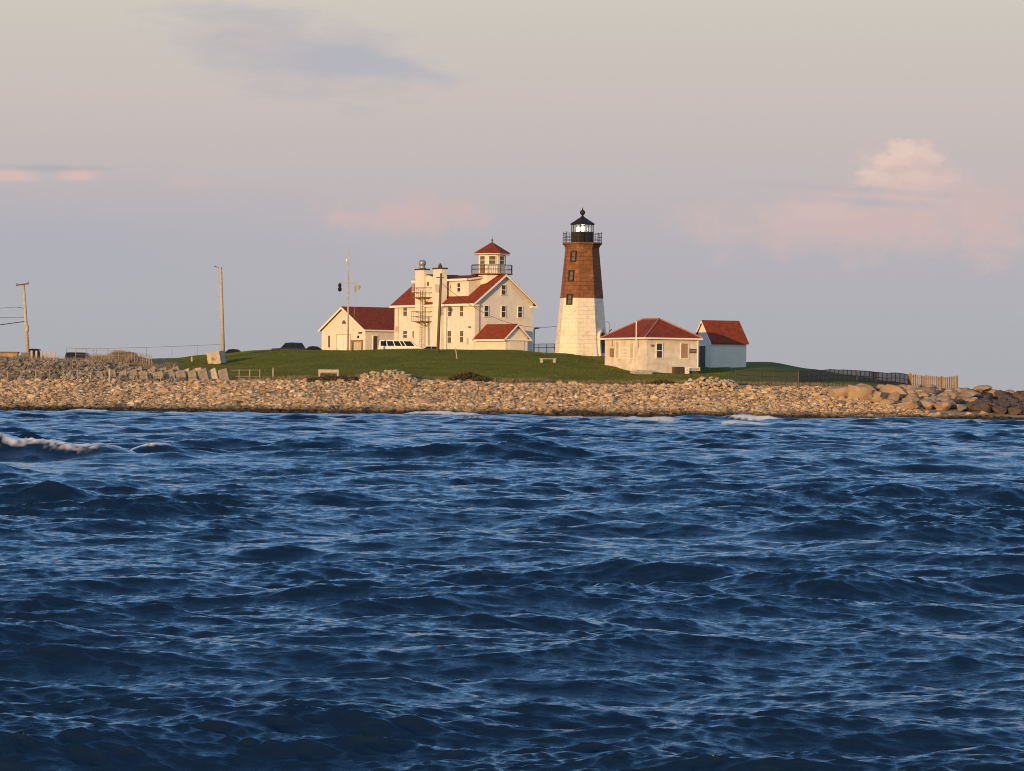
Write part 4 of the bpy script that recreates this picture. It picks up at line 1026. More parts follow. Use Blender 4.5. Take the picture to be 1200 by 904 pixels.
# grey slabs leaning on the left bank
SL = [(262, 438.5, 11, 15, 'slab', 'rightmost grey slab of the leaning row, next to the rail fence'), (250, 438, 10, 13, 'pale_slab', 'pale slab leaning second from the right of the row'),
      (239, 438, 12, 14, 'slab', 'grey slab leaning left of the pale one in the row'), (226, 439, 10, 13, 'slab', 'grey slab in the middle of the leaning row'),
      (218, 434.5, 9, 5, 'pale_slab', 'small white slab high up in the leaning row'), (213, 439.5, 12, 12, 'slab', 'broad grey slab left of the middle of the leaning row'),
      (200, 439, 11, 13, 'slab', 'grey slab leaning below the short pale stake'), (186, 440.5, 12, 11, 'slab', 'dark grey slab leaning at the foot of the dune right side'), (170, 440, 10, 12, 'slab', 'grey slab leaning below the lower end of the sand fence'),
      (157, 440, 10, 12, 'slab', 'grey slab leaning left of the lower end of the sand fence'), (145, 438, 9, 10, 'slab', 'leftmost grey slab of the row, right of the thick pale post')]
SL += [(132, 438, 10, 11, 'slab', 'tilted grey slab directly right of the thick pale post'), (118, 439, 9, 10, 'slab', 'tilted grey slab directly left of the thick pale post'), (207, 432.5, 9, 7, 'slab', 'upper grey slab lying above the broad one of the row'),
       (178, 434.5, 10, 8, 'slab', 'upper grey slab at the lower end of the sand fence'), (163, 433.5, 9, 7, 'slab', 'upper grey slab just below the dune brush'), (233, 433, 8, 6, 'pale_slab', 'small pale slab lying above the middle of the row'), (192, 433, 9, 7, 'slab', 'upper grey slab below the short stake on the left')]
for px, py, w_, h_, mm, lab in SL:
    p = hit(px, py + h_ / 2, 305, 335); k = p.y / 4000; a, b_ = w_ * k * .5, h_ * k * 1.15
    f = MB(); j = lambda: random.uniform(-.08, .08)
    q = [(-a + j(), 0), (a + j(), 0), (a * .9 + j(), b_ + j()), (-a * .95 + j(), b_ * .94 + j())]
    f.prism([(x, -.09, z - .15) for x, z in q], [(x, .09, z - .15) for x, z in q])
    o = tag(f.build('stone_slab', M[mm], loc=p), lab, 'slab', 'slabs leaning on the left bank')
    o.rotation_euler = (R(random.uniform(-30, -18)), R(-14 + random.uniform(-5, 5)), R(random.uniform(-12, 12)))

# ------------------------------------------------------------------ ground
gx_ = np.concatenate([np.arange(-260, -62, 3.), np.arange(-62, 62, .42), np.arange(62, 201, 3.)])
gy_ = np.concatenate([np.arange(240, 284, 2.), np.arange(284, 384, .42), np.arange(384, 521, 2.5)])
X, Y = np.meshgrid(gx_, gy_); Z = T(X.ravel(), Y.ravel()).reshape(X.shape)
ny, nx = X.shape; idx = np.arange(nx * ny).reshape(ny, nx)
F4 = np.stack([idx[:-1, :-1], idx[:-1, 1:], idx[1:, 1:], idx[1:, :-1]], -1).reshape(-1, 4)
gm_ = bpy.data.materials.new('shore_ground'); gm_.use_nodes = True
nt = gm_.node_tree; L = nt.links.new; N = nt.nodes.new; bs = nt.nodes['Principled BSDF']; bs.inputs['Roughness'].default_value = .95; bs.inputs['Specular IOR Level'].default_value = .1
at_ = N('ShaderNodeAttribute'); at_.attribute_name = 'grass'; ad_ = N('ShaderNodeAttribute'); ad_.attribute_name = 'dry'
tc = N('ShaderNodeTexCoord')
def noise(scale, det=5, rough=.6, vec=None):
    n = N('ShaderNodeTexNoise'); n.inputs['Scale'].default_value = scale; n.inputs['Detail'].default_value = det; n.inputs['Roughness'].default_value = rough
    L(vec or tc.outputs['Object'], n.inputs['Vector']); return n
def ramp(src, stops):
    r = N('ShaderNodeValToRGB'); e = r.color_ramp.elements
    while len(e) < len(stops): e.new(.5)
    for q, (p, c) in zip(e, stops): q.position = p; q.color = (*c, 1)
    L(src, r.inputs['Fac']); return r
def mix(f, a, b):
    m_ = N('ShaderNodeMix'); m_.data_type = 'RGBA'
    L(f, m_.inputs[0]) if not isinstance(f, float) else setattr(m_.inputs[0], 'default_value', f)
    L(a, m_.inputs[6]); L(b, m_.inputs[7]); return m_.outputs[2]
sand = ramp(noise(2.2, 8, .7).outputs['Fac'], [(.3, (.18, .13, .085)), (.5, (.36, .26, .16)), (.7, (.48, .37, .24))])
mp = N('ShaderNodeMapping'); mp.inputs['Scale'].default_value = (.5, 1.3, 1); L(tc.outputs['Object'], mp.inputs['Vector'])
lawn = ramp(noise(.35, 7, .7, mp.outputs[0]).outputs['Fac'], [(.3, (.085, .105, .02)), (.5, (.12, .135, .028)), (.62, (.155, .15, .036)), (.75, (.21, .175, .055))])
fine = ramp(noise(3.0, 6, .75).outputs['Fac'], [(.3, (.72, .74, .72)), (.65, (1.08, 1.06, 1.0))])
mm_ = N('ShaderNodeMix'); mm_.data_type = 'RGBA'; mm_.blend_type = 'MULTIPLY'; mm_.inputs[0].default_value = 1; L(lawn.outputs[0], mm_.inputs[6]); L(fine.outputs[0], mm_.inputs[7])
dry = ramp(noise(1.4, 8, .75).outputs['Fac'], [(.3, (.10, .08, .055)), (.55, (.21, .17, .11)), (.7, (.30, .25, .17))])
col = mix(at_.outputs['Fac'], sand.outputs[0], mm_.outputs[2]); col = mix(ad_.outputs['Fac'], col, dry.outputs[0])
L(col, bs.inputs['Base Color'])
bp = N('ShaderNodeBump'); bp.inputs['Strength'].default_value = .6; bp.inputs['Distance'].default_value = .06
L(noise(4., 6, .7).outputs['Fac'], bp.inputs['Height']); L(bp.outputs['Normal'], bs.inputs['Normal'])
ground = np_mesh('ground', np.stack([X.ravel(), Y.ravel(), Z.ravel()], 1), F4, gm_)
xs, ys = X.ravel(), Y.ravel(); pp = 600 + FOC * xs / ys
ge = 318.6 + 3.2 * vnoise(xs / 4, ys / 3, 31) + 1.5 * vnoise(xs / 1.3, ys / 1.3, 32)
gr = np.clip((ys - ge) / .9, 0, 1)
dr_ = np.clip((216 - pp + 46 * vnoise(xs / 3, ys / 3, 33)) / 25, 0, 1) * np.clip((ys - 316) / 2, 0, 1)
dr_ = np.maximum(dr_, np.exp(-((ys - ge - .6) / 1.1) ** 2) * .8)
for nm, arr in (('grass', gr), ('dry', dr_)):
    a = ground.data.attributes.new(nm, 'FLOAT', 'POINT'); a.data.foreach_set('value', arr.astype(np.float32))
tag(ground, kind='structure')

# grass blades standing on the lawn
def blades(name, x, y, h, w, lean, material, label, cat):
    n = len(x); z = T(x, y) - .02; a = rng.uniform(0, 6.28, n); l = rng.normal(0, lean, (n, 2))
    ca, sa = np.cos(a) * w, np.sin(a) * w
    v = np.stack([np.stack([x - ca, y - sa, z], 1), np.stack([x + ca, y + sa, z], 1), np.stack([x + l[:, 0] * h, y + l[:, 1] * h, z + h], 1)], 1).reshape(-1, 3)
    o = np_mesh(name, v, np.arange(3 * n).reshape(-1, 3), material, False)
    return tag(o, label, cat, kind='stuff')
M['blade'] = island_mat('grass_blade', [(.075, .115, .016), (.10, .14, .022), (.13, .155, .03), (.19, .18, .05)], bump=(1, 0), tint=.25)
M['dry_blade'] = island_mat('dry_brush_blade', [(.14, .11, .07), (.25, .2, .13), (.33, .27, .18), (.19, .15, .09)], bump=(1, 0))
M['pale_blade'] = island_mat('pale_brush_blade', [(.20, .16, .11), (.36, .30, .22), (.42, .36, .27), (.26, .21, .15)], bump=(1, 0))
M['scrub_blade'] = island_mat('brown_scrub_twig', [(.06, .045, .03), (.10, .08, .045), (.085, .09, .035), (.13, .09, .06)], bump=(1, 0))
n = 330000; yy = 318 + 54 * rng.random(n); xx = rng.uniform(-.155, .125, n) * yy; p_ = 600 + FOC * xx / yy
k = (p_ < 852 + 30 * vnoise(xx / 3, yy / 3, 35)) & (p_ > 205 + 40 * vnoise(xx / 3, yy / 3, 33)) & (yy > 318.8 + 3.2 * vnoise(xx / 4, yy / 3, 31))
xx, yy = xx[k], yy[k]
patch = vnoise(xx / 6, yy / 3.5, 41) + vnoise(xx / 1.7, yy / 1.5, 42) * .6
blades('grass', xx, yy, .05 + .05 * rng.random(len(xx)) + .05 * np.clip(patch + .1, 0, 1), .032, .5, M['blade'], 'green lawn grass covering the rise below the buildings', 'grass')
n = 16000; yy = 317.3 + 3.2 * rng.random(n); xx = rng.uniform(-.095, .1, n) * yy; k = vnoise(xx / 2.5, yy, 51) > -.08
blades('beach_grass', xx[k], yy[k], .15 + .35 * rng.random(k.sum()), .03, .4, M['dry_blade'], 'dry straw coloured grass between the beach stones and the lawn', 'grass')
n = 14000; pxs = np.where(rng.random(n) < .6, rng.normal(138, 7, n), rng.uniform(106, 168, n)); yy = rng.normal(347, 3.0, n); xx = (pxs - 600) / FOC * yy
blades('dune_brush', xx, yy, (.15 + .75 * rng.random(n)) * (.75 + .9 * vnoise(pxs / 4, yy / 3, 77)), .03, .5, M['pale_blade'], 'dry brown brush covering the dune at the left', 'brush')
n = 9000; pxs = rng.uniform(-60, 205, n); yy = rng.uniform(316, 345, n); xx = (pxs - 600) / FOC * yy; k = vnoise(xx / 3, yy / 3, 61) > -.05
blades('bank_grass', xx[k], yy[k], .15 + .4 * rng.random(k.sum()), .025, .4, M['dry_blade'], 'dry grass growing between the rubble of the left bank', 'grass')
# low dark shrub at the grass edge
def shrub(name, label, px0, px1, d, h, n, material, depth=1.6):
    root = thing(name, label, 'shrub', on((px0 + px1) / 2, d, 448)); O = root.location
    V = []; xs_ = rng.uniform(px0, px1, n); env = np.sqrt(np.clip(1 - ((xs_ - (px0 + px1) / 2) / ((px1 - px0) / 2)) ** 2, 0, 1)) * (.65 + .7 * np.abs(vnoise(xs_ / 6, xs_ * 0, 71) * 2))
    dd = d + rng.normal(0, depth / 2, n); xw = (xs_ - 600 - 0) / FOC * dd; zz = T(xw, dd)
    hz_ = zz + env * h * rng.random(n) ** .7
    a = rng.normal(size=(n, 3)); a /= np.linalg.norm(a, axis=1)[:, None]; b = rng.normal(size=(n, 3)); b -= (a * b).sum(1)[:, None] * a; b /= np.linalg.norm(b, axis=1)[:, None]
    ctr = np.stack([xw - O.x, dd - O.y, hz_ - O.z], 1); s = rng.uniform(.05, .13, n)[:, None]
    v = np.stack([ctr - a * s, ctr + b * s * .5, ctr + a * s, ctr - b * s * .5], 1).reshape(-1, 3)
    o = np_mesh('foliage', v, np.arange(4 * n).reshape(-1, 4), material, False); o.parent = root
    st = MB()
    for _ in range(40):
        k = random.randrange(n); q = ctr[k]; st.tube((q[0] * .95, q[1], Tz(q[0] + O.x, q[1] + O.y) - O.z - .05), tuple(q), .02, .008, 4)
    st.build('stems', M['dark_wood'], root); return root
shrub('low_shrub', 'dark brown scrubby bush at the lower edge of the lawn', 524, 574, 318.8, .85, 5200, M['scrub_blade'])
shrub('low_shrub', 'low brown brush around the foot of the park bench', 358, 420, 316.5, .42, 2600, M['scrub_blade'])
shrub('low_shrub', 'small dark tuft by the beach right of the stone step', 760, 792, 318.0, .4, 1600, M['scrub_blade'], 1.)

# ------------------------------------------------------------------ sea
def tile(size, N_, lmin, lmax, wind, V_, seed, amp):
    g = np.random.default_rng(seed); k1 = 2 * np.pi * np.fft.fftfreq(N_, size / N_)
    kx, ky = np.meshgrid(k1, k1); k = np.hypot(kx, ky); k[0, 0] = 1e-6
    Lw = V_ * V_ / 9.81; cosw = (kx * wind[0] + ky * wind[1]) / k
    P = np.exp(-1 / (k * Lw) ** 2) / k ** 3.45 * (.03 + np.abs(cosw) ** 4)
    P *= (k > 2 * np.pi / lmax) & (k < 2 * np.pi / lmin)
    dk = 2 * np.pi / size
    hk = np.sqrt(P) * dk * (g.normal(size=(N_, N_)) + 1j * g.normal(size=(N_, N_))) * amp
    H = np.fft.ifft2(hk).real * N_ * N_; DX = np.fft.ifft2(-1j * kx / k * hk).real * N_ * N_; DY = np.fft.ifft2(-1j * ky / k * hk).real * N_ * N_
    return np.stack([DX, DY, H], -1).astype(np.float32)
wd = (math.sin(R(14)), -math.cos(R(14)))
tA = tile(150., 1024, 1.0, 60, wd, 4.3, 3, 1.0); sA = .138 / tA[..., 2].std(); tA *= sA
tB = tile(17.3, 768, .09, 1.0, wd, 4.3, 4, 1.0) * sA * .7
for q, sz in ((tA, 150.), (tB, 17.3)):
    dx_ = sz / q.shape[0]; print('rms slope', np.std(np.diff(q[..., 2], axis=0)) / dx_, np.std(np.diff(q[..., 2], axis=1)) / dx_)
def samp(t, size, x, y):
    n = t.shape[0]; u = (x / size * n) % n; v = (y / size * n) % n
    i = np.floor(u).astype(np.int32); j = np.floor(v).astype(np.int32); fu = (u - i)[..., None].astype(np.float32); fv = (v - j)[..., None].astype(np.float32)
    i %= n; j %= n; i2 = (i + 1) % n; j2 = (j + 1) % n
    return (t[j, i] * (1 - fu) + t[j, i2] * fu) * (1 - fv) + (t[j2, i] * (1 - fu) + t[j2, i2] * fu) * fv
rows = [11.0]
while rows[-1] < 330: rows.append(rows[-1] * 1.0012)
rows = np.array(rows); ci = np.linspace(-.172, .172, 540); so_ = np.linspace(0, 1, 96)[1:]
cc = np.concatenate([np.full(95, -.172), ci, np.full(95, .172)]); ss_ = np.concatenate([-so_[::-1], np.zeros(540), so_])
Yw, Cw = np.meshgrid(rows, cc, indexing='ij'); Sw = np.broadcast_to(ss_, Yw.shape)
Xw = Cw * Yw + np.sign(Sw) * np.abs(Sw) ** 1.4 * (18 + .035 * Yw)
D = samp(tA, 150., Xw + 97, Yw + 61); ca, sa = math.cos(.2), math.sin(.2)
Db = samp(tB, 17.3, Xw * ca - Yw * sa, Xw * sa + Yw * ca)
Db = np.stack([Db[..., 0] * ca + Db[..., 1] * sa, -Db[..., 0] * sa + Db[..., 1] * ca, Db[..., 2]], -1)
fade = np.clip(1.3 - Yw / 260., .4, 1)[..., None]
edge = np.clip((1 - np.abs(Sw)) / .12, 0, 1) * np.clip((Yw - 11) / 2, 0, 1) * np.clip((318 - Yw) / 14, 0, 1)
shal = np.clip((296 - Yw) / 30, .5, 1)
gust = 1 + .5 * vnoise(Xw / 14, Yw / 18, 81)
D = D + Db * fade * gust[..., None]
group = .72 + .6 * np.clip(vnoise(Xw / 8, Yw / 11, 111) * 2.2 + .1, 0, 1)
D *= (edge * shal * group)[..., None]
chop = .92
D[..., 2] *= 1 - .55 * np.exp(-((Xw + 14.5) / 5.5) ** 4 - ((Yw - 102) / 8) ** 4)      # the trough before the breaker
foam = np.zeros_like(Yw)
# crests that break: x, y, half length, height, width, foam amount
for (bx_, by_, bl, bh_, bw, fm) in ((-15.9, 112.5, 3.3, .62, 1.1, 1.0), (-12.4, 118, .85, .4, .8, 1.0), (-12.2, 111, 1.9, .3, 1.0, 0), (1.9, 45.8, 2.0, .17, .8, .0), (9.4, 250, 3.2, .38, 1.6, .5), (-5.4, 281, 3.6, .26, .9, .62), (19.5, 274, 2.2, .3, 1.0, .62), (-35, 284, 2, .18, .8, .5), (30, 281, 1.6, .2, .8, .5), (4.1, 33.6, 1.2, .15, .6, 0), (5.5, 52, 1.2, .2, .8, 0), (-6, 60, 2, .14, 1.0, 0), (3.0, 62, 1.6, .25, 1.0, 0), (10, 80, 2.4, .22, 1.2, 0), (16.5, 236, 2.2, .25, 1.4, .5), (4.8, 33, 1.0, .1, .6, 0), (-3.0, 265, 3, .2, 1.5, .35)):
    ln = by_ + .12 * (Xw - bx_) + .5 * vnoise(Xw / 1.1, Xw * 0, int(by_))
    env = np.exp(-((Xw - bx_) / bl) ** 4) * (1 + .5 * vnoise(Xw / .9, Xw * 0 + 5, 88))
    u = (Yw - ln) / bw; prof = np.where(u < 0, np.exp(-(u * 1.5) ** 2), np.exp(-(u * .75) ** 2))
    D[..., 2] += bh_ * env * prof; D[..., 1] -= bh_ * (.45 if fm > .6 else .0) * env * prof
    if fm:
        fo_, fw_ = (-.25, .5) if by_ > 200 else (.14, .36)
        nz = vnoise(Xw / .30, Yw / .22, 91) + vnoise(Xw / .12, Yw / .09, 92) * .9 + vnoise(Xw / .9, Yw / .5, 93) * .9
        gate = np.clip(env * 3 - .4, 0, 1) * np.clip(2.2 - np.abs(u - fo_) / fw_, 0, 1)
        m_ = np.clip(env * np.exp(-((u - fo_) / fw_) ** 2) * 1.6 + nz * .9 - .42 + .3 * (fm - .6), 0, 1) * 2.4
        m_ = np.clip(m_, 0, 1) * gate
        if fm < .4: m_ = m_ * np.clip(5 * vnoise(Xw / .035, Yw / .05, 101) - .1, 0, 1)
        foam = np.maximum(foam, m_ * min(1, fm + .2)); D[..., 2] += m_ * (.03 + .13 * np.maximum(0, vnoise(Xw / .22, Yw / .2, 95)) + .10 * np.maximum(0, vnoise(Xw / .1, Yw / .1, 99))) * fm
Xd = Xw - chop * D[..., 0]; Yd = Yw + np.where(True, -chop * D[..., 1], 0); Zd = D[..., 2]
# wash along the waterline
tz = T(Xd.ravel(), Yd.ravel()).reshape(Xd.shape); dep = Zd - tz
wash = np.clip(1 - np.abs(dep - .12) / .28, 0, 1) * np.clip(vnoise(Xw / 2.2, Yw / 2., 97) * 2.2 + vnoise(Xw / .5, Yw / .5, 98) * 1.6 + .4, 0, 1)
foam = np.maximum(foam, np.clip(wash * 2.4, 0, 1))
nr, nc = Xd.shape; idx = np.arange(nr * nc).reshape(nr, nc)
Fw = np.stack([idx[:-1, :-1], idx[:-1, 1:], idx[1:, 1:], idx[1:, :-1]], -1).reshape(-1, 4)
Vw = np.stack([Xd.ravel(), Yd.ravel(), Zd.ravel()], 1)
# the rest of the sea out to the horizon, joined on as flat sheets
a0, a1 = rows[0], rows[-1]; B = 30000.
o = len(Vw)
extra = np.array([(-18 - .207 * a0, a0, 0), (18 + .207 * a0, a0, 0), (18 + .207 * a1, a1, 0), (-18 - .207 * a1, a1, 0), (-B, -B, 0), (B, -B, 0), (B, B, 0), (-B, B, 0), (-B, a1, 0), (B, a1, 0), (-B, a0, 0), (B, a0, 0)])
Fe = np.array([(4, 5, 11, 10), (10, 0, 3, 8), (1, 11, 9, 2), (8, 9, 6, 7)]) + o
# seam pieces keep to the fan's ends
wm = bpy.data.materials.new('sea_water'); wm.use_nodes = True
nt = wm.node_tree; L = nt.links.new; N = nt.nodes.new; bs = nt.nodes['Principled BSDF']
bs.inputs['Base Color'].default_value = (.0015, .009, .028, 1); bs.inputs['Roughness'].default_value = .05; bs.inputs['IOR'].default_value = 1.4
tc = N('ShaderNodeTexCoord')
mpw = N('ShaderNodeMapping'); mpw.inputs['Scale'].default_value = (.55, 1, 1); L(tc.outputs['Object'], mpw.inputs['Vector'])
n1 = noise(9., 6, .65, mpw.outputs[0]); n2 = noise(2.3, 5, .6, mpw.outputs[0])
sm = N('ShaderNodeMath'); sm.operation = 'MULTIPLY_ADD'; sm.inputs[1].default_value = .35; L(n1.outputs['Fac'], sm.inputs[0]); L(n2.outputs['Fac'], sm.inputs[2])
bp = N('ShaderNodeBump'); bp.inputs['Strength'].default_value = .5; bp.inputs['Distance'].default_value = .10
L(sm.outputs[0], bp.inputs['Height']); L(bp.outputs['Normal'], bs.inputs['Normal'])
fa = N('ShaderNodeAttribute'); fa.attribute_name = 'foam'
fb = N('ShaderNodeBsdfDiffuse'); fb.inputs['Color'].default_value = (.78, .78, .78, 1)
ms = N('ShaderNodeMixShader'); L(fa.outputs['Fac'], ms.inputs[0]); L(bs.outputs[0], ms.inputs[1]); L(fb.outputs[0], ms.inputs[2])
L(ms.outputs[0], nt.nodes['Material Output'].inputs[0])
sea = np_mesh('sea', np.concatenate([Vw, extra]), np.concatenate([Fw, Fe]), wm)
a = sea.data.attributes.new('foam', 'FLOAT', 'POINT'); a.data.foreach_set('value', np.concatenate([foam.ravel(), np.zeros(len(extra))]).astype(np.float32))
tag(sea, kind='structure')

# ------------------------------------------------------------------ sky and sun
w = bpy.data.worlds.new('World'); sc.world = w; w.use_nodes = True
nt = w.node_tree; L = nt.links.new; N = nt.nodes.new
for q in list(nt.nodes): nt.nodes.remove(q)
out = N('ShaderNodeOutputWorld'); sky = N('ShaderNodeTexSky'); sky.sky_type = 'NISHITA'; sky.sun_disc = False
sky.sun_elevation = ELEV; sky.sun_rotation = math.pi + PHI; sky.air_density = 1.0; sky.dust_density = .6; sky.ozone_density = 1.2
bg1 = N('ShaderNodeBackground'); bg1.inputs['Strength'].default_value = .15; hs = N('ShaderNodeHueSaturation'); hs.inputs['Saturation'].default_value = 1.0; L(sky.outputs[0], hs.inputs['Color']); L(hs.outputs[0], bg1.inputs['Color'])
tc = N('ShaderNodeTexCoord'); sp = N('ShaderNodeSeparateXYZ'); L(tc.outputs['Generated'], sp.inputs[0])
def mth(op, a, b=None, c=None, clamp=False):
    n = N('ShaderNodeMath'); n.operation = op; n.use_clamp = clamp
    for i, v in enumerate((a, b, c)):
        if v is None: continue
        if isinstance(v, (int, float)): n.inputs[i].default_value = v
        else: L(v, n.inputs[i])
    return n.outputs[0]
ysafe = mth('MAXIMUM', sp.outputs[1], .05)
az = mth('DIVIDE', sp.outputs[0], ysafe); el = mth('DIVIDE', sp.outputs[2], ysafe)      # tangents of bearing and elevation
lowel = mth('MULTIPLY', sp.outputs[2], 1 / .125)
rp = N('ShaderNodeValToRGB'); e = rp.color_ramp.elements
def lin(h):
    c = [int(h[i:i + 2], 16) / 255 for i in (0, 2, 4)]; return tuple(q / 12.92 if q <= .04045 else ((q + .055) / 1.055) ** 2.4 for q in c)
ST = [(0, 'acacb1'), (.14, 'aeafb5'), (.32, 'b4b1b7'), (.5, 'c1b7b8'), (.68, 'c9beb9'), (.9, 'cdc7bd'), (1.0, 'cdc9c0')]
while len(e) < len(ST): e.new(.5)
for q, (p, h) in zip(e, ST): q.position = p; q.color = (*lin(h), 1)
L(lowel, rp.inputs['Fac'])
colr = rp.outputs[0]
cv = N('ShaderNodeCombineXYZ'); L(az, cv.inputs[0]); L(el, cv.inputs[1])
def nz(scale, sx=1, sy=1, det=6, rough=.6):
    m_ = N('ShaderNodeMapping'); m_.inputs['Scale'].default_value = (sx, sy, 1); L(cv.outputs[0], m_.inputs['Vector'])
    n = N('ShaderNodeTexNoise'); n.inputs['Scale'].default_value = scale; n.inputs['Detail'].default_value = det; n.inputs['Roughness'].default_value = rough
    L(m_.outputs[0], n.inputs['Vector']); return n.outputs['Fac']
wsp = nz(26, 1, 2.4, 7, .6); puff = nz(90, 1, 1.2, 6, .55); big = nz(18, 1, 3, 4, .5)
def cloud(base, u, v, a, b, hexc, opa, n_, na, soft, flat=None, tilt=0):
    """bank of cloud centred on a bearing / elevation of the plate, lit pink or shaded grey"""
    cu, ce = bearing(u, v)
    dx = mth('SUBTRACT', az, cu); dy = mth('SUBTRACT', el, ce)
    if tilt: dy = mth('MULTIPLY_ADD', dx, tilt, dy)
    qx = mth('MULTIPLY', dx, FOC / a); qy = mth('MULTIPLY', dy, FOC / b)
    r2 = mth('SQRT', mth('ADD', mth('MULTIPLY', qx, qx), mth('MULTIPLY', qy, qy)))
    m_ = mth('SUBTRACT', 1.0, r2); m_ = mth('MULTIPLY_ADD', mth('SUBTRACT', n_, .5), na, m_)
    m_ = mth('DIVIDE', m_, soft, clamp=True)
    if flat is not None: m_ = mth('MULTIPLY', m_, mth('MULTIPLY_ADD', qy, 1 / .3, flat, clamp=True))
    m_ = mth('SMOOTH_MIN', m_, 1.0, .2) if False else m_
    m_ = mth('MULTIPLY', m_, opa)
    x = N('ShaderNodeMix'); x.data_type = 'RGBA'; L(m_, x.inputs[0]); L(base, x.inputs[6]); x.inputs[7].default_value = (*lin(hexc), 1)
    return x.outputs[2]
# grey-lilac streak top left
lac = nz(40, .8, 2.6, 9, .62)
colr = cloud(colr, 350, 64, 185, 58, 'b4b3bb', .95, lac, 2.2, .9, tilt=.13)
colr = cloud(colr, 425, 74, 95, 17, 'b3b4bd', .8, lac, 1.6, .6, tilt=.17)
colr = cloud(colr, 310, 50, 100, 36, 'c2b8b8', .6, wsp, 1.8, 1.0, tilt=.1)
# long dim bank low on the left
colr = cloud(colr, 60, 290, 420, 100, 'adaeb7', .6, big, .8, .9)
colr = cloud(colr, 8, 209, 45, 13, 'd9bbb3', .85, puff, 1.1, .7, flat=1.2)
colr = cloud(colr, 92, 208, 32, 16, 'd9bbb3', .85, puff, 1.1, .7, flat=1.2)
colr = cloud(colr, 60, 197, 90, 6, 'aaaab2', .7, wsp, .8, .8)
colr = cloud(colr, 485, 252, 120, 30, 'ccb4b2', .9, puff, 2.2, .8)
colr = cloud(colr, 405, 255, 40, 12, 'ccb5b2', .7, puff, 1.5, .8)
colr = cloud(colr, 230, 213, 50, 10, 'c8b7b4', .6, puff, 1.4, .9)
# pink bank and cumulus on the right
bil0 = nz(60, 1, 1.5, 8, .6)
colr = cloud(colr, 1010, 266, 230, 50, 'ccb5b4', .95, bil0, 2.2, .8)
colr = cloud(colr, 1160, 250, 110, 50, 'ccb6b3', .85, bil0, 2.0, .8)
colr = cloud(colr, 945, 248, 75, 18, 'd0bab6', .8, bil0, 1.8, .7)
bil = nz(170, 1, 1.2, 9, .66); bil2 = nz(70, 1, 1.3, 8, .65); bil3 = nz(300, 1, 1.2, 7, .6)
colr = cloud(colr, 1064, 218, 90, 48, 'cfb9b5', .85, bil2, 2.0, .8)
for (u_, v_, a_, b_, c_, o_) in ((1062, 200, 62, 36, 'd8bfb7', .75, ), (1066, 186, 38, 26, 'dec4ba', .75), (1025, 207, 26, 14, 'dfc5bb', .6), (1058, 176, 22, 14, 'e5cbbf', .7), (1038, 189, 18, 11, 'e4cabf', .65), (1084, 193, 22, 13, 'cdb8b4', .6), (1094, 186, 16, 9, 'e0c7bd', .6), (1050, 199, 20, 7, 'cbb6b3', .5), (1016, 203, 14, 7, 'e3cabf', .6), (1074, 208, 30, 8, 'dcc2b9', .5), (1110, 209, 18, 9, 'dac0b8', .6), (1098, 203, 12, 6, 'c9b5b3', .5)):
    colr = cloud(colr, u_, v_, a_, b_, c_, o_, bil3 if b_ < 15 else bil, 2.0, .6)
colr = cloud(colr, 1000, 222, 150, 7, 'b3b0b6', .5, wsp, 1.0, .8, tilt=.05)
colr = cloud(colr, 1020, 237, 110, 7, 'b1b0b7', .5, wsp, 1.0, .8, tilt=.05)
hi = N('ShaderNodeValToRGB'); e = hi.color_ramp.elements
HS = [(.105, lin('c9c6bc')), (.124, (.31, .54, .85)), (.18, (.29, .59, 1.03)), (.3, (.15, .38, .78)), (.55, (.07, .20, .45)), (1, (.10, .20, .38))]
while len(e) < len(HS): e.new(.5)
for q, (p, c_) in zip(e, HS): q.position = p; q.color = (*c_, 1)
L(sp.outputs[2], hi.inputs['Fac'])
hm = N('ShaderNodeMapRange'); hm.interpolation_type = 'SMOOTHSTEP'; hm.inputs[1].default_value = .118; hm.inputs[2].default_value = .128; L(sp.outputs[2], hm.inputs[0])
x = N('ShaderNodeMix'); x.data_type = 'RGBA'; L(hm.outputs[0], x.inputs[0]); L(colr, x.inputs[6]); L(hi.outputs[0], x.inputs[7]); colr = x.outputs[2]
bkr = N('ShaderNodeValToRGB'); e = bkr.color_ramp.elements                # the brighter, paler sky on the sun's side
BS = [(0, (.52, .50, .48)), (.15, (.47, .53, .60)), (.4, (.40, .53, .68)), (1, (.26, .40, .60))]
while len(e) < len(BS): e.new(.5)
for q, (p, c_) in zip(e, BS): q.position = p; q.color = (*c_, 1)
L(sp.outputs[2], bkr.inputs['Fac'])
fyb = N('ShaderNodeMapRange'); fyb.interpolation_type = 'SMOOTHSTEP'; fyb.inputs[1].default_value = -.3; fyb.inputs[2].default_value = .45; L(sp.outputs[1], fyb.inputs[0])
x = N('ShaderNodeMix'); x.data_type = 'RGBA'; L(fyb.outputs[0], x.inputs[0]); L(bkr.outputs[0], x.inputs[6]); L(colr, x.inputs[7]); colr = x.outputs[2]
bg2 = N('ShaderNodeBackground'); bg2.inputs['Strength'].default_value = .82; L(colr, bg2.inputs['Color'])
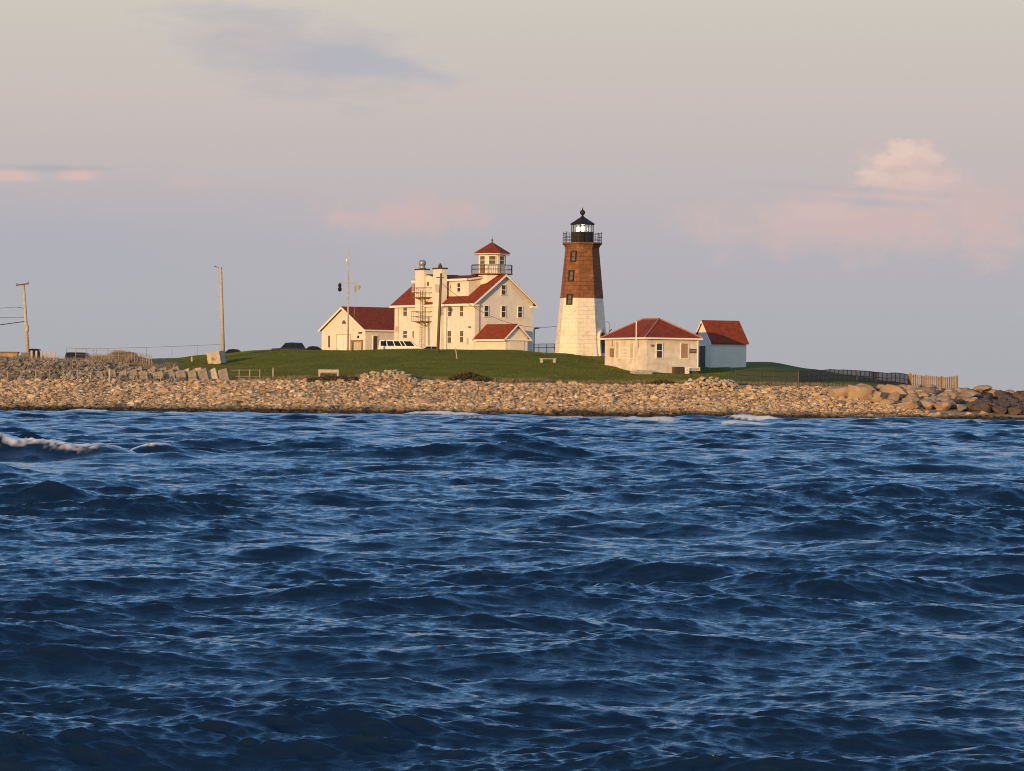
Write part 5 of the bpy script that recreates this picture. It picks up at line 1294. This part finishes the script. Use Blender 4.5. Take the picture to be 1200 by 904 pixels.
# the pale twilight band lies low and opposite the sun; above it the clear blue of the sky texture
fy = N('ShaderNodeMapRange'); fy.interpolation_type = 'SMOOTHSTEP'; fy.inputs[1].default_value = -.1; fy.inputs[2].default_value = .5; L(sp.outputs[1], fy.inputs[0])
lo_ = N('ShaderNodeMapRange'); lo_.interpolation_type = 'SMOOTHSTEP'; lo_.inputs[1].default_value = .112; lo_.inputs[2].default_value = .2; lo_.inputs[3].default_value = 1; lo_.inputs[4].default_value = .9; L(sp.outputs[2], lo_.inputs[0])
bk_ = N('ShaderNodeMapRange'); bk_.interpolation_type = 'SMOOTHSTEP'; bk_.inputs[1].default_value = .1; bk_.inputs[2].default_value = .35; bk_.inputs[3].default_value = .85; bk_.inputs[4].default_value = .95; L(sp.outputs[2], bk_.inputs[0])
x = N('ShaderNodeMix'); x.data_type = 'FLOAT'; L(fy.outputs[0], x.inputs[0]); L(bk_.outputs[0], x.inputs[2]); L(lo_.outputs[0], x.inputs[3]); fac_ = x.outputs[0]
mx = N('ShaderNodeMixShader'); L(fac_, mx.inputs[0]); L(bg1.outputs[0], mx.inputs[1]); L(bg2.outputs[0], mx.inputs[2]); L(mx.outputs[0], out.inputs[0])

sun = bpy.data.lights.new('sun', 'SUN'); sun.energy = 3.75; sun.angle = R(.5); sun.color = (1, .56, .18)
so = bpy.data.objects.new('sun', sun); COL.objects.link(so)
dirv = Vector((math.sin(PHI) * math.cos(ELEV), math.cos(PHI) * math.cos(ELEV), -math.sin(ELEV)))
so.rotation_euler = dirv.to_track_quat('-Z', 'Y').to_euler(); so.location = (-100, -100, 60)

# ------------------------------------------------------------------ camera
cam = bpy.data.cameras.new('camera'); co = bpy.data.objects.new('camera', cam); COL.objects.link(co)
cam.sensor_width = 36; cam.lens = FOC / 1200 * 36; cam.clip_start = .5; cam.clip_end = 60000
co.matrix_world = Matrix.Translation((0, 0, CAM_H)) @ Matrix.Rotation(math.pi / 2, 4, 'X') @ Matrix.Rotation(ROLL, 4, 'Z')
sc.camera = co
sc.view_settings.view_transform = 'Standard'; sc.view_settings.look = 'None'; sc.view_settings.exposure = .3; sc.view_settings.gamma = 1
sc.view_settings.use_curve_mapping = False
sc.cycles.max_bounces = 6; sc.cycles.use_denoising = True; sc.cycles.filter_width = 1.05
